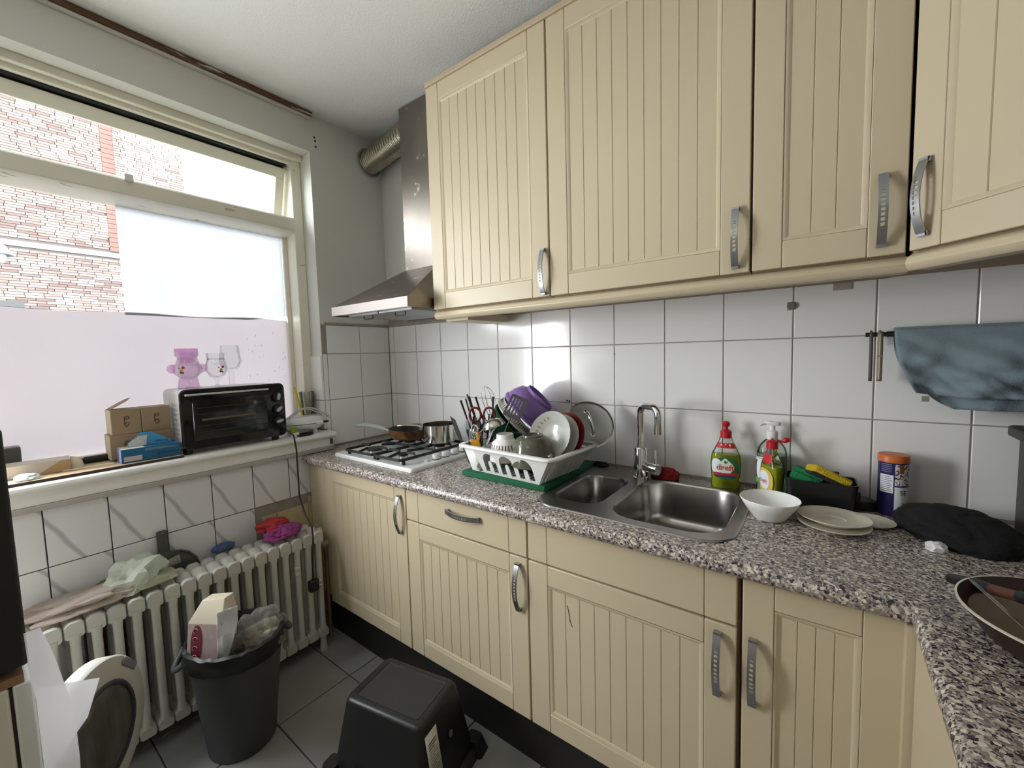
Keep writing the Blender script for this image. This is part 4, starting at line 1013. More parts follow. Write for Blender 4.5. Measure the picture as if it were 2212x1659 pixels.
# steel tube handle lying across the rack front
o = MB().tube([(0,0,0),(0,0,0.13)], [0.006,0.010], 14).build('strainer_handle', cut); aim(o, (1.245,-0.375,0.985), (0.9,-0.05,0.22)); tag(o, 'tapered steel handle lying across the front right of the rack', 'handle')
o = link('paper_towel', blob(0.030,0.030,0.055,0.15,3,5.5,3), None, 60, loc=(0.905,-0.245,ZT+0.0005)); o.data.materials.append(mat('white_paper',(0.8,0.8,0.8),0.9)); tag(o, 'white crumpled paper towel between the hob and the rack', 'paper towel')

# ------------------------------------------------------------------ right of the sink
def ell(rx, ry, z, n=28, p=2.4):
    out = []
    for k in range(n):
        a = 2*PI*k/n; c, s_ = math.cos(a), math.sin(a)
        out.append((rx*math.copysign(abs(c)**(2/p), c), ry*math.copysign(abs(s_)**(2/p), s_), z))
    return out
liq = mat('green_yellow_liquid', (0.50,0.54,0.03), 0.08, trans=0.40, ior=1.2)
clear_pl = glassy('clear_bottle_plastic', fac=0.22, tint=(0.90,0.93,0.90))
def label_patch(parent, name, m, rx, ry, z0, z1, a0, a1, prof, p=2.4, off=0.0012, edge=None):
    """curved label following the bottle wall between angles a0..a1"""
    def fn(u, v):
        z = z0+(z1-z0)*v; w = 1.0
        if edge: w = edge(v)
        a = (a0+a1)/2 + (a1-a0)/2*(2*u-1)*w
        k = prof(z); c, s_ = math.cos(a), math.sin(a)
        return ((rx*k+off)*math.copysign(abs(c)**(2/p), c), (ry*k+off)*math.copysign(abs(s_)**(2/p), s_), z)
    return sheet(fn, 16, 14).build(name, m, parent, smooth=80)
def dish_soap(label, loc, rz, scale=1.0, tall=False):
    t = thing('dish_soap_bottle', label, 'bottle', loc, (0,0,rz)); t.scale = (scale,)*3
    def prof(z):
        pts = [(0,0.90),(0.01,0.97),(0.03,0.93),(0.06,0.99),(0.085,1.0),(0.11,0.93),(0.14,0.62),(0.155,0.44),(0.165,0.40)]
        for (z0,k0),(z1,k1) in zip(pts, pts[1:]):
            if z <= z1: return k0+(k1-k0)*max(0,(z-z0)/(z1-z0))
        return 0.40
    rx, ry = 0.044, 0.024
    zs = [0.0,0.004,0.012,0.03,0.045,0.06,0.085,0.10,0.11,0.125,0.14,0.155,0.165]
    MB().loft([ell(rx*prof(z), ry*prof(z), z) for z in zs]).build('bottle', clear_pl, t, smooth=60)
    zl = [z for z in zs if z <= 0.11]
    MB().loft([ell(rx*prof(z)*0.95, ry*prof(z)*0.93, max(z,0.002)) for z in zl]).build('liquid', liq, t, smooth=60)
    cp = MB().lathe([(0.0165,0.163),(0.0165,0.184),(0.012,0.188),(0.008,0.190),(0,0.190)], 24).build('cap', red_pl, t)
    return t, prof, rx, ry, cp
green_lab = mat('green_label', (0.02,0.13,0.04), 0.4, var=0.3, vscale=25)
white_lab = mat('white_label', (0.80,0.82,0.86), 0.4)
t, prof, rx, ry, cp = dish_soap('large bottle of green washing-up liquid with a raised red cap, standing alone', (1.866,-0.058,ZT+0.0005), 0.12, 1.06)
MB().lathe([(0.006,0.188),(0.006,0.198),(0.011,0.203),(0.012,0.209),(0.008,0.215),(0,0.217)], 20).build('push_top', red_pl, cp)
arc = lambda v: math.sqrt(max(0.02, 1-(2*v-1)**2))**0.7
AF = -PI/2
lb = label_patch(t, 'front_label', green_lab, rx, ry, 0.034, 0.102, AF-1.05, AF+1.05, prof, edge=arc)
label_patch(t, 'label_panel', white_lab, rx, ry, 0.050, 0.098, AF-1.0, AF-0.15, prof, off=0.0015, edge=arc)
label_patch(t, 'drop_emblem', mat('pale_green_label',(0.70,0.78,0.66),0.4), rx, ry, 0.052, 0.100, AF-0.52, AF+0.52, prof, off=0.0019, edge=lambda v: (math.sin(PI*min(1,v*0.9+0.06))**0.7)*(1-0.75*max(0,v-0.5)*2))
label_patch(t, 'red_band', print_red, rx, ry, 0.046, 0.054, AF-0.85, AF+0.85, prof, off=0.0022)
label_patch(t, 'blue_band', mat('navy_print',(0.02,0.03,0.16),0.4), rx, ry, 0.041, 0.046, AF-0.7, AF+0.5, prof, off=0.0022)
label_patch(t, 'neck_label', print_red, rx, ry, 0.132, 0.148, AF-1.0, AF+1.0, prof, off=0.0012)
lettering('dreft', 0.026, print_red, t, front_M(0.0,-0.0285,0.072))
lettering('dreft', 0.0262, print_red, t, front_M(0.0005,-0.0283,0.072))
MB().add([(0.0035*math.sin(2*PI*k/12)*(1 if math.cos(2*PI*k/12) < 0.3 else 0.6), -0.0284, 0.090+0.0048*math.cos(2*PI*k/12)) for k in range(12)], [tuple(range(12))]).build('leaf_mark', green_lab, t, smooth=0)
for k in range(3): MB().box(-0.014+0.012*k, -0.010+0.012*k, -0.0155, -0.0150, 0.136, 0.145).build('neck_mark', print_white, t)
t, prof, rx, ry, cp = dish_soap('smaller bottle of green washing-up liquid with its red flip cap open', (2.003,-0.098,ZT+0.0005), -0.95, 0.98)
MB().lathe([(0.004,0.189),(0.004,0.195),(0,0.195)], 12).build('nozzle', red_pl, cp)
lid = MB().tube([(0.012,0,0.187),(0.026,0,0.187),(0.034,0,0.191),(0.047,0,0.193)], [0.004,0.004,0.009,0.006], 10).build('flip_lid', red_pl, cp); lid.rotation_euler = (0,0,1.15)
ylab = mat('yellow_label', (0.70,0.50,0.10), 0.4)
label_patch(t, 'front_label', ylab, rx, ry, 0.020, 0.100, AF-0.9, AF+0.9, prof, edge=arc)
label_patch(t, 'label_panel', white_lab, rx, ry, 0.034, 0.092, AF-0.50, AF+0.50, prof, off=0.0018, edge=arc)
label_patch(t, 'neck_label', print_red, rx, ry, 0.118, 0.148, AF-0.7, AF+0.8, prof, off=0.0012, edge=arc)
lettering('dreft', 0.020, print_red, t, front_M(0.0,-0.0282,0.060))
# hand soap with pump
hs = thing('soap_dispenser', 'clear pump bottle of pale green hand soap behind the small soap bottle', 'bottle', (1.998,-0.040,ZT+0.0005))
def prof2(z): 
    if z < 0.004: return 0.93
    if z < 0.135: return 1.0
    return max(0.36, 1-((z-0.135)/0.045)**1.8*0.64)
zs = [0,0.004,0.02,0.07,0.12,0.135,0.150,0.162,0.172,0.180]
MB().loft([ell(0.042*prof2(z), 0.030*prof2(z), z) for z in zs]).build('bottle', clear_pl, hs, smooth=60)
MB().loft([ell(0.042*0.95, 0.030*0.93, z) for z in (0.003,0.06,0.128)]).build('liquid', mat('pale_green_liquid',(0.60,0.72,0.55),0.15,trans=0.6,ior=1.2), hs)
MB().lathe([(0.016,0.178),(0.0165,0.203),(0.012,0.207),(0.008,0.208),(0.008,0.224),(0,0.224)], 22).build('collar', white_pl, hs)
MB().loft([ell(0.021,0.009,0.223),ell(0.024,0.011,0.228),ell(0.022,0.010,0.235)]).build('pump_head', white_pl, hs, smooth=60)
MB().tube([(-0.014,-0.004,0.228),(-0.030,-0.010,0.226),(-0.034,-0.012,0.221)], 0.0045, 8).build('spout', white_pl, hs)
label_patch(hs, 'front_label', white_lab, 0.042, 0.030, 0.045, 0.118, PI*1.12, PI*1.58, prof2, edge=arc)
label_patch(hs, 'green_band', mat('leaf_green_print',(0.12,0.38,0.10),0.5), 0.042, 0.030, 0.036, 0.052, PI*1.06, PI*1.6, prof2, off=0.0016)
label_patch(hs, 'black_band', print_black, 0.042, 0.030, 0.108, 0.124, PI*1.06, PI*1.50, prof2, off=0.0010)
label_patch(hs, 'word_band', white_lab, 0.042, 0.030, 0.110, 0.122, PI*1.06, PI*1.50, prof2, off=0.0018)
M_ = Matrix.Translation((-0.027,-0.0295,0.116)) @ Matrix.Rotation(math.radians(-20),4,'Z') @ Matrix.Rotation(PI/2,4,'X') @ Matrix.Rotation(-0.35,4,'Z')
lettering('NEUTRAL', 0.0085, print_black, hs, M_)
# sponge caddy with two sponges
cd = thing('sponge_caddy', 'black plastic sponge caddy against the tiles', 'caddy', (2.125,-0.100,ZT+0.0005), (0,0,0.04))
MB().loft([[(x,y,0) for x,y in rrect(-0.075,0.075,-0.045,0.045,0.014)],[(x,y,0.085) for x,y in rrect(-0.086,0.086,-0.052,0.052,0.016)],[(x,y,0.085) for x,y in rrect(-0.082,0.082,-0.048,0.048,0.014)],[(x,y,0.004) for x,y in rrect(-0.071,0.071,-0.041,0.041,0.012)]], True, True, True).build('tub', black_pl, cd)
MB().box(0.074,0.092,-0.020,0.020,0.030,0.062).build('side_pocket', black_pl, cd, bevel=0.004)
def sponge(label, loc, rot, ctop, cbot, dims):
    s_ = thing('sponge', label, 'sponge', loc, rot)
    a, b, c = dims
    MB().box(-a,a,-b,b,0,c*0.74).build('foam', ctop, s_, bevel=0.006)
    MB().box(-a,a,-b,b,c*0.745,c).build('scour_pad', cbot, s_, bevel=0.002)
foam_y = mat('yellow_foam',(0.60,0.43,0.02),0.9,var=0.2,vscale=90,bump=1.0,bscale=260); foam_g = mat('green_foam',(0.01,0.19,0.065),0.9,var=0.3,vscale=90,bump=1.0,bscale=260)
pad_d = mat('dark_scour',(0.02,0.025,0.022),0.95,bump=1.0,bscale=200)
sponge('yellow sponge leaning out of the black caddy', (2.150,-0.106,0.972), (math.radians(6),math.radians(-26),math.radians(14)), foam_y, pad_d, (0.050,0.034,0.030))
bpy.data.objects['sponge'].rotation_euler = (math.radians(180-14),math.radians(26),math.radians(14)); bpy.data.objects['sponge'].location = (2.148,-0.110,1.010)
sponge('green sponge at the left end of the black caddy', (2.085,-0.095,0.955), (math.radians(-12),math.radians(18),math.radians(-10)), foam_g, foam_g, (0.040,0.030,0.048))
sponge('dark grey scourer at the back of the black caddy', (2.125,-0.066,0.960), (math.radians(-8),0,0), pad_d, pad_d, (0.045,0.010,0.040))
# salt tub
sa = thing('salt_tub', 'navy and white cardboard salt tub with an orange lid', 'tub', (2.288,-0.062,ZT+0.0005))
navy = mat('navy_card',(0.022,0.020,0.10),0.35)
MB().lathe([(0.031,0.0),(0.0325,0.003),(0.0325,0.158),(0,0.158)], 40).build('body', navy, sa)
MB().lathe([(0.0345,0.150),(0.0345,0.166),(0.032,0.169),(0,0.169)], 40).build('lid', mat('orange_lid',(0.58,0.14,0.035),0.4), sa)
def cyl_patch(a0,a1,z0,z1,m,name,off=0.0004):
    R_ = 0.0325+off
    return sheet(lambda u,v: (R_*math.sin(a0+(a1-a0)*u), -R_*math.cos(a0+(a1-a0)*u), z0+(z1-z0)*v), 12, 2).build(name, m, sa, smooth=80)
cyl_patch(0.02,1.7,0.006,0.084,white_lab,'white_panel')
pat = mat('patterned_band',(0.72,0.70,0.70),0.5); spots(pat,(0.10,0.03,0.08),190,0.52,0.03)
cyl_patch(0.02,1.7,0.088,0.146,pat,'patterned_band')
cyl_patch(-1.0,-0.06,0.066,0.116,white_lab,'text_panel')
for k in range(9): cyl_patch(-0.94,-0.14-0.06*(k%3),0.070+0.005*k,0.0722+0.005*k,mat('grey_print',(0.22,0.22,0.28),0.5),'text_line',0.0008)
for k in range(5): cyl_patch(-0.9,-0.2,0.124+0.005*k,0.1255+0.005*k,mat('pale_navy_print',(0.20,0.20,0.35),0.5),'text_line',0.0008)
cyl_patch(0.30,0.62,0.122,0.146,mat('brown_print',(0.25,0.07,0.03),0.5),'brown_mark',0.0007)
cyl_patch(0.55,1.2,0.010,0.040,mat('orange_print',(0.45,0.22,0.12),0.5),'orange_mark',0.0007)
lettering('SE', 0.018, print_black, sa, None, wrap=(0.0337,0.62,0.068))
# black tray / charger beside the caddy
tag(MB().lathe([(0,0),(0.045,0),(0.048,0.004),(0.040,0.026),(0.02,0.032),(0,0.033)], 28, sx=0.9, sy=0.6).build('pan_scrubber', black_pl, loc=(2.222,-0.055,ZT+0.0005)), 'low black plastic scrubber between the caddy and the salt tub', 'scrubber')
# crockery
tag(MB().lathe([(0,0),(0.036,0.0),(0.041,0.004),(0.062,0.035),(0.0735,0.056),(0.0725,0.058),(0.0705,0.056),(0.058,0.034),(0.038,0.008),(0,0.006)], 48).build('cereal_bowl', white_cer, loc=(2.014,-0.278,ZT+0.0005), smooth=60), 'plain white bowl beside the sink', 'bowl')
pp = [(0,0.0),(0.045,0.0),(0.048,0.003),(0.066,0.010),(0.078,0.015),(0.079,0.0175),(0.0765,0.018),(0.064,0.0125),(0.052,0.010),(0.0265,0.0085),(0.026,0.0068),(0,0.0068)]
tag(MB().lathe(pp, 52).build('saucer', cream_cer, loc=(2.155,-0.268,ZT+0.0005), smooth=50), 'cream saucer at the bottom of the pair of saucers', 'saucer', 'saucers beside the white bowl')
tag(MB().lathe(pp, 52).build('saucer', cream_cer, loc=(2.156,-0.258,ZT+0.0135), rot=(math.radians(-1.5),0,0), smooth=50), 'cream saucer with a ringed well lying on top of another saucer', 'saucer', 'saucers beside the white bowl')
tag(MB().lathe([(0,0),(0.036,0.0),(0.050,0.007),(0.0515,0.0095),(0.046,0.0085),(0.034,0.004),(0,0.0035)], 44).build('small_plate', cream_cer, loc=(2.236,-0.178,ZT+0.0005), smooth=50), 'small cream plate peeking out right of the two saucers', 'plate')
# black oven glove / cloth with a white tag
o = link('oven_cloth', blob(0.105,0.125,0.050,0.10,1.6,1.4,5), None, 80, loc=(2.395,-0.175,ZT+0.0005), rot=(0,0,0.5)); o.data.materials.append(mat('black_cloth',(0.007,0.007,0.008),0.95,bump=0.5,bscale=120))
tag(o, 'black folded oven cloth heaped on the worktop corner', 'cloth')
o = link('crumpled_wrapper', blob(0.020,0.014,0.016,0.3,3,7.7,3), None, 20, loc=(2.343,-0.292,ZT+0.0005)); o.data.materials.append(mat('white_foil_paper',(0.75,0.75,0.76),0.5)); tag(o, 'small crumpled white wrapper in front of the black cloth', 'wrapper')
o = MB().box(-0.018,0.018,-0.006,0.006,0,0.006).build('pen_cap', black_pl, bevel=0.002, loc=(2.300,-0.150,ZT+0.0005), rot=(0,0,-0.5)); tag(o, 'tiny black cap lying left of the black cloth', 'cap')
# small frying pan at the right edge
sm_ = thing('small_pan', 'dark brown pan with pale inside at the right end of the worktop', 'pan', (2.452,-0.640,ZT+0.0005))
MB().lathe([(0,0),(0.095,0),(0.110,0.012),(0.137,0.052),(0.140,0.054),(0.1375,0.056),(0.133,0.052),(0.106,0.014),(0.094,0.004),(0,0.004)], 52).build('body', mat('dark_brown_pan',(0.030,0.014,0.012),0.35), sm_)
MB().lathe([(0.1365,0.0545),(0.1325,0.0505),(0.1055,0.0150),(0.0935,0.0052),(0,0.0052)], 52).build('lining', mat('taupe_lining',(0.23,0.18,0.13),0.3), sm_)
MB().lathe([(0.1402,0.0535),(0.1405,0.0560),(0.1375,0.0565)], 52).build('rim_edge', cream_cer, sm_)
o = thing('cooking_spatula', 'black spatula with a brown handle resting across the small pan', 'spatula')
MB().tube([(0,0,0),(0,0,0.05),(0,0,0.075)], [0.009,0.012,0.009], 10).build('grip_end', black_pl, o)
MB().tube([(0,0,0.07),(0,0,0.12)], [0.009,0.0085], 10).build('grip', mat('brown_handle',(0.10,0.035,0.022),0.45), o)
MB().tube([(0,0,0.118),(0,0,0.34)], [0.010,0.012], 10).build('shaft', black_pl, o)
aim(o, (2.326,-0.520,0.935), Vector((2.44,-0.70,0.995))-Vector((2.326,-0.520,0.935)))
o = MB().tube([(0,0,0),(0,0,0.16)], 0.0022, 8).build('glass_stirrer', glassy('stirrer_glass', fac=0.35, tint=(0.85,0.85,0.83))); aim(o, (2.338,-0.583,0.966), Vector((2.415,-0.70,0.915))-Vector((2.338,-0.583,0.966))); tag(o, 'thin clear stirring rod leaning in the small pan', 'stirrer')
# black coffee machine at the right edge
cm = thing('coffee_machine', 'black coffee machine cut off by the right edge behind the cloth', 'coffee machine', (2.60,-0.14,ZT+0.0005))
MB().prism(rrect(-0.085,0.12,-0.10,0.10,0.025), 0.0, 0.24).build('lower_body', black_pl, cm, bevel=0.004)
MB().prism(rrect(-0.103,0.14,-0.115,0.105,0.02), 0.24, 0.265).build('collar', mat('charcoal_plastic',(0.03,0.03,0.031),0.5), cm, bevel=0.004)
MB().prism(rrect(-0.078,0.12,-0.09,0.095,0.03), 0.265, 0.40).build('tank', black_gl, cm, bevel=0.006)
# ------------------------------------------------------------------ towel rail, towel, pegs
tr_ = thing('towel_rail', 'thin dark metal rail fixed to the tiles under the corner cabinet', 'rail', (2.22,0,1.402))
MB().tube([(0,-0.045,0),(0.55,-0.045,0)], 0.0062, 12).build('bar', mat('dark_metal',(0.10,0.10,0.10),0.35,1.0), tr_)
MB().tube([(0.045,-0.045,0),(0.60,-0.045,0)], 0.0078, 12).build('sleeve', MATS['dark_metal'], tr_)
MB().tube([(0.02,-0.045,0),(0.02,-0.001,0)], 0.006, 10).build('bracket', MATS['dark_metal'], tr_)
MB().tube([(0.56,-0.045,0),(0.56,-0.001,0)], 0.006, 10).build('bracket', MATS['dark_metal'], tr_)
tw = thing('tea_towel', 'pale blue tea towel folded over the rail', 'towel', (2.28,-0.045,1.41))
tow = mat('blue_towel',(0.21,0.275,0.305),0.95,var=0.18,vscale=6,bump=0.35,bscale=300,sheen=0.2)
def tfront(u, v):
    xl = 0.045*v**2.2; x = xl + u*(0.34-xl)
    zz = 0.006 - v*(0.165+0.02*math.sin(u*2.6+0.4))
    fold = 0.012*math.sin(u*11+v*3.5)*v + 0.016*nz(u,v,0.3,6,2)*v + 0.011*abs(nz(u*1.6-v,v*0.8+u,0.3,5,7))*v + 0.007*math.sin((u-v*0.9)*19)*v
    return (x, -0.0095 - 0.018*v - fold - 0.010*math.sin(PI*v), zz)
sheet(tfront, 44, 30).build('front_layer', tow, tw, solid=0.002, smooth=80)
def tback(u, v):
    xl = 0.07*v**3; x = xl + u*(0.33-xl)
    zz = 0.006 - v*(0.170+0.046*min(1,(u*5)**0.6))
    fold = 0.010*math.sin(u*15+1)*v + 0.012*nz(u,v,1.3,8,5)*v
    return (x, 0.009 - 0.022*v - fold*0.7, zz)
sheet(tback, 44, 30).build('back_layer', tow, tw, solid=0.002, smooth=80)
sheet(lambda u, v: (u*0.34, -0.0095*math.cos(PI*v)*1.0, 0.006+0.0030*math.sin(PI*v)), 20, 8).build('fold_over_rail', tow, tw, solid=0.002, smooth=80)
MB().box(0.058,0.072,-0.028,-0.024,-0.190,-0.176).build('care_label', mat('label_tape',(0.25,0.24,0.18),0.8), tw)
for dx, m, lab, w_ in ((0.010, mat('grey_brown_strip',(0.10,0.085,0.075),0.6), 'dark hanging strap on the left end of the rail', 0.008), (0.029, mat('striped_tan_strip',(0.24,0.19,0.13),0.6), 'tan hanging strap with a pale seam on the rail', 0.012)):
    p = thing('hanging_strap', lab, 'strap', (2.222+dx,-0.055,1.402))
    sheet(lambda u, v: ((u-0.5)*w_, -0.004-0.004*math.sin(PI*v), 0.008-0.138*v), 2, 14).build('strip', m, p, solid=0.006)
    MB().tube([(0,-0.002,0.006),(0,0.010,0.0105),(0,0.019,0.004),(0,0.020,-0.03)], 0.0025, 6).build('loop', m, p)
    if dx > 0.02:
        sheet(lambda u, v: ((u-0.5)*0.002-0.001, -0.0078-0.004*math.sin(PI*v), 0.0-0.125*v), 1, 14).build('seam', cream_cer, p)
        MB().box(-0.0065,0.0065,-0.0125,-0.007,-0.062,-0.058).build('band', carcass_m, p)
# round hook plate and a chipped patch on the tiles
hk = thing('wall_hook_base', 'small round grey hook base on the upper tiles', 'hook', (2.040,-0.001,1.503))
MB().lathe([(0,0),(0.012,0),(0.012,0.006),(0.010,0.009),(0,0.009)], 20).build('disc', mat('grey_brown_plastic',(0.17,0.16,0.13),0.5), hk, rot=(PI/2,0,0))
MB().box(-0.012,-0.002,-0.0015,0.0,-0.014,0.012).build('adhesive', mat('yellowed_tape',(0.42,0.38,0.30),0.6), hk)
o = MB().box(-0.022,0.022,-0.004,-0.0008,-0.010,0.010).build('tape_residue', mat('pinkish_residue',(0.40,0.34,0.31),0.7,var=0.3,vscale=60), loc=(2.166,0,1.549), bevel=0.001); tag(o, 'chipped patch of adhesive on the tiles below the pelmet', 'residue')

# ------------------------------------------------------------------ things on the window sill
SZ = 0.9965
ov = thing('mini_oven', 'black-fronted mini oven with three knobs standing on the window sill', 'oven', (-0.055,-0.865,SZ))
oy0, oy1, ox0, ox1, oz0, oz1 = -0.202, 0.202, -0.108, 0.100, 0.022, 0.268
side_m = mat('light_grey_metal',(0.60,0.60,0.58),0.35)
def rr_yz(y0,y1,z0,z1,r): return rrect(y0,y1,z0,z1,r,5)
MB().loft([[(ox0,y,z) for y,z in rr_yz(oy0,oy1,oz0,oz1,0.022)],[(ox1,y,z) for y,z in rr_yz(oy0,oy1,oz0,oz1,0.022)]]).build('casing', side_m, ov)
MB().loft([[(ox1+0.0005,y,z) for y,z in rr_yz(oy0-0.002,oy1+0.002,oz0-0.002,oz1+0.002,0.024)],[(ox1+0.010,y,z) for y,z in rr_yz(oy0-0.002,oy1+0.002,oz0-0.002,oz1+0.002,0.024)],[(ox1+0.014,y,z) for y,z in rr_yz(oy0+0.002,oy1-0.002,oz0+0.002,oz1-0.002,0.022)]]).build('front', black_gl, ov)
FX = ox1+0.0145
d_ = MB().loft([[(FX,y,z) for y,z in rr_yz(-0.165,0.122,0.055,0.226,0.012)],[(FX+0.003,y,z) for y,z in rr_yz(-0.163,0.120,0.057,0.224,0.012)]]).build('door_glass', mat('dark_oven_glass',(0.016,0.016,0.015),0.06), ov)
for k, zz in enumerate((0.19,0.165,0.115,0.09)):
    MB().tube([(FX+0.0035,-0.15,zz),(FX+0.0035,0.108,zz)], 0.0013, 6).build('rack_wire', mat('dim_wire',(0.045,0.043,0.038),0.4), d_)
MB().tube([(FX+0.0035,-0.135,0.140),(FX+0.0035,0.07,0.140)], 0.005, 8).build('heating_rod', mat('tan_rod',(0.11,0.095,0.06),0.5), d_)
MB().box(FX, FX+0.012, -0.188, 0.130, 0.243, 0.251).build('door_handle', mat('bright_bar',(0.72,0.72,0.72),0.3,0.9), ov, bevel=0.002)
for k, zz in enumerate((0.208,0.150,0.094)):
    kb = MB().lathe([(0.0215,0.0),(0.0215,0.010),(0.019,0.014),(0,0.014)], 24).build('knob', mat('knob_black',(0.015,0.015,0.015),0.35), ov, loc=(FX,0.168,zz), rot=(0,PI/2,0))
    g_ = MB().loft([ell(0.0075,0.017,0.0145),ell(0.0065,0.0155,0.022)]).build('grip', mat('silver_plastic',(0.55,0.56,0.57),0.3,0.6), kb, rot=(0,0,(1.4,0.75,0.25)[k]))
for y, x in ((-0.180,0.075),(0.165,0.075),(-0.180,-0.085),(0.165,-0.085)):
    MB().lathe([(0.014,0),(0.016,0.004),(0.016,0.0235),(0,0.0235)], 16, (x,y,0)).build('foot', black_pl, ov)
vm = MB().box(-0.010,0.010,-0.0008,0.0008,-0.0028,0.0028).mesh('vent_slot'); vm.materials.append(mat('vent_white',(0.85,0.85,0.85),0.4))
for r_ in range(9):
    for c_ in range(4 if r_ < 2 else 2):
        o = bpy.data.objects.new('vent_slot', vm); COL.objects.link(o); o.parent = ov; o.location = (0.062-0.032*c_, oy0-0.0012, 0.215-0.020*r_)
# its power cord and plug hanging down in front of the radiator
co = thing('power_cord', 'black power cord of the mini oven hanging down past the radiator', 'cord', (0.08,-0.675,0.35))
MB().tube([(-0.02,-0.015,0.685),(0.020,0.0,0.690),(0.045,0.012,0.668),(0.046,0.020,0.60),(0.050,0.018,0.50),(0.062,0.012,0.38),(0.120,0.006,0.30),(0.185,0.0,0.262),(0.202,-0.006,0.22),(0.201,-0.014,0.12),(0.200,-0.018,0.02)], 0.0038, 8).build('cable', black_pl, co, smooth=80)
pg_ = MB().box(0.186,0.212,-0.038,0.006,-0.030,0.022).build('plug', black_pl, co, bevel=0.006)
for z_ in (-0.016,0.004): MB().tube([(0.199,0.005,z_),(0.199,0.022,z_)], 0.002, 6).build('pin', chrome, pg_)
# wine and beer glasses on the oven
def stem_glass(label, loc, prof, mark=False, seg=32):
    t = thing('beer_glass', label, 'glass', loc, group='glasses on the mini oven')
    MB().lathe(prof, seg).build('glass_body', glass, t, smooth=60)
    return t
OT = SZ+0.2685
bowlp = lambda h, s, r: [(0.0,0.0),(r*0.75,0.0),(r*0.75,0.002),(0.010,0.006),(0.0065,0.012),(0.0065,s),(0.013,s+0.006),(r*0.72,s+0.020),(r*0.97,s+0.042),(r,s+0.056),(r*0.94,s+0.075),(r*0.78,s+0.098),(r*0.76,h-0.03),(r*0.86,h),(r*0.84,h),(r*0.74,h-0.03),(r*0.76,s+0.098),(r*0.92,s+0.075),(r*0.975,s+0.056),(r*0.95,s+0.043),(r*0.70,s+0.022),(0.0,s+0.010)]
t1 = stem_glass('tulip glass with a small painted figure, leftmost of the stemmed glasses on the oven', (-0.045,-1.003,OT), bowlp(0.155,0.028,0.046))
t2 = stem_glass('shorter tulip glass with a red and yellow painted figure on the oven', (-0.065,-0.893,OT), bowlp(0.150,0.028,0.043))
gp = lambda h, s, r: [(0.0,0.0),(r*0.75,0.0),(r*0.75,0.002),(0.013,0.006),(0.0105,0.014),(0.0115,s),(0.016,s+0.005),(r*0.8,s+0.022),(r*1.0,s+0.050),(r*0.97,s+0.070),(r*0.86,s+0.100),(r*0.83,h),(r*0.81,h),(r*0.84,s+0.100),(r*0.95,s+0.070),(r*0.98,s+0.050),(r*0.78,s+0.024),(0,s+0.012)]
t3 = stem_glass('plain tall stemmed glass, rightmost on the oven', (-0.085,-0.828,OT), gp(0.185,0.060,0.045))
for t, R_, z_ in ((t1,0.047,0.078),(t2,0.044,0.076)):
    for m, dy, dz, r in ((print_red,0.006,0.012,0.006),(mat('yellow_print',(0.5,0.4,0.05),0.5),-0.001,0.0,0.006),(mat('dark_green_print',(0.05,0.08,0.03),0.5),-0.004,-0.008,0.005),(print_black,0.004,-0.010,0.004),(mat('grey_blue_print',(0.2,0.22,0.26),0.5),-0.010,0.010,0.0035)):
        a = dy/R_ + (0.12 if t is t2 else -0.75)
        MB().add([(R_*math.cos(a+r/R_*math.cos(2*PI*k/10)), R_*math.sin(a+r/R_*math.cos(2*PI*k/10)), z_+dz+r*math.sin(2*PI*k/10)) for k in range(10)], [tuple(range(10))]).build('painted_mark', m, t, smooth=0)
    sheet(lambda u, v: ((R_-0.003)*math.cos(-0.5+u), (R_-0.003)*math.sin(-0.5+u), 0.100+0.0014*v), 10, 1).build('fill_line', mat('grey_line',(0.3,0.28,0.3),0.5), t)
pv = thing('pink_vase', 'pink glass vase with two side knobs behind the left tulip glass', 'vase', (-0.115,-0.985,OT))
pinkg = translucent('pink_glass', (0.60,0.30,0.55), (0.25,0.14,0.25), clear=0.6)
MB().lathe([(0,0),(0.038,0),(0.040,0.004),(0.035,0.030),(0.032,0.048),(0.048,0.062),(0.053,0.082),(0.048,0.100),(0.030,0.112),(0.030,0.135),(0.042,0.140),(0.042,0.172),(0.040,0.172),(0.039,0.142),(0.027,0.136),(0.027,0.110),(0,0.105)], 32).build('body', pinkg, pv, smooth=60)
for s_ in (-1,1): MB().lathe([(0,-0.020),(0.014,-0.014),(0.019,0),(0.014,0.014),(0,0.020)], 18, (0,0.055*s_,0.085)).build('knob', pinkg, pv, smooth=80)
# brown card boxes, two by two
def carton(label, y0, y1, z0, z1, x1=-0.030, dep=0.085):
    t = thing('card_box', label, 'box', ((x1-dep/2),(y0+y1)/2,z0), group='brown card boxes on the sill')
    w_, h_ = (y1-y0)/2, z1-z0
    MB().box(-dep/2,dep/2,-w_,w_,0,h_).build('box', card, t, bevel=0.0015)
    MB().box(-dep/2+0.002,dep/2-0.001,-w_-0.0012,-w_,0.001,h_-0.001).build('end_flap', card_light, t)
    tb = MB(); X = dep/2+0.0010
    pts = [(0.013*math.cos(a),0.026+0.007*math.sin(a)) for a in [0.3,0.9,1.5,2.2,3.0,3.6]]
    path = [(0.010,0.012),(0.009,0.019),(0.0,0.021),(-0.007,0.017),(-0.007,0.010),(0.004,0.012),(0.010,0.012)]
    path = [(X,p[0]*0.8,h_*0.5+p[1]) for p in path] 
    tb.tube(path, 0.0010, 6)
    tb.tube([(X,-0.0056,h_*0.5+0.012),(X,-0.006,h_*0.5-0.012),(X,-0.002,h_*0.5-0.021),(X,0.006,h_*0.5-0.012),(X,0.007,h_*0.5-0.004),(X,-0.004,h_*0.5-0.006)], 0.0010, 6)
    tb.build('printed_emblem', print_black, t)
    return t
bz = 1.013
carton('brown card box at lower left of the stack on the sill, behind the blue carton', -1.268,-1.174, bz, bz+0.094)
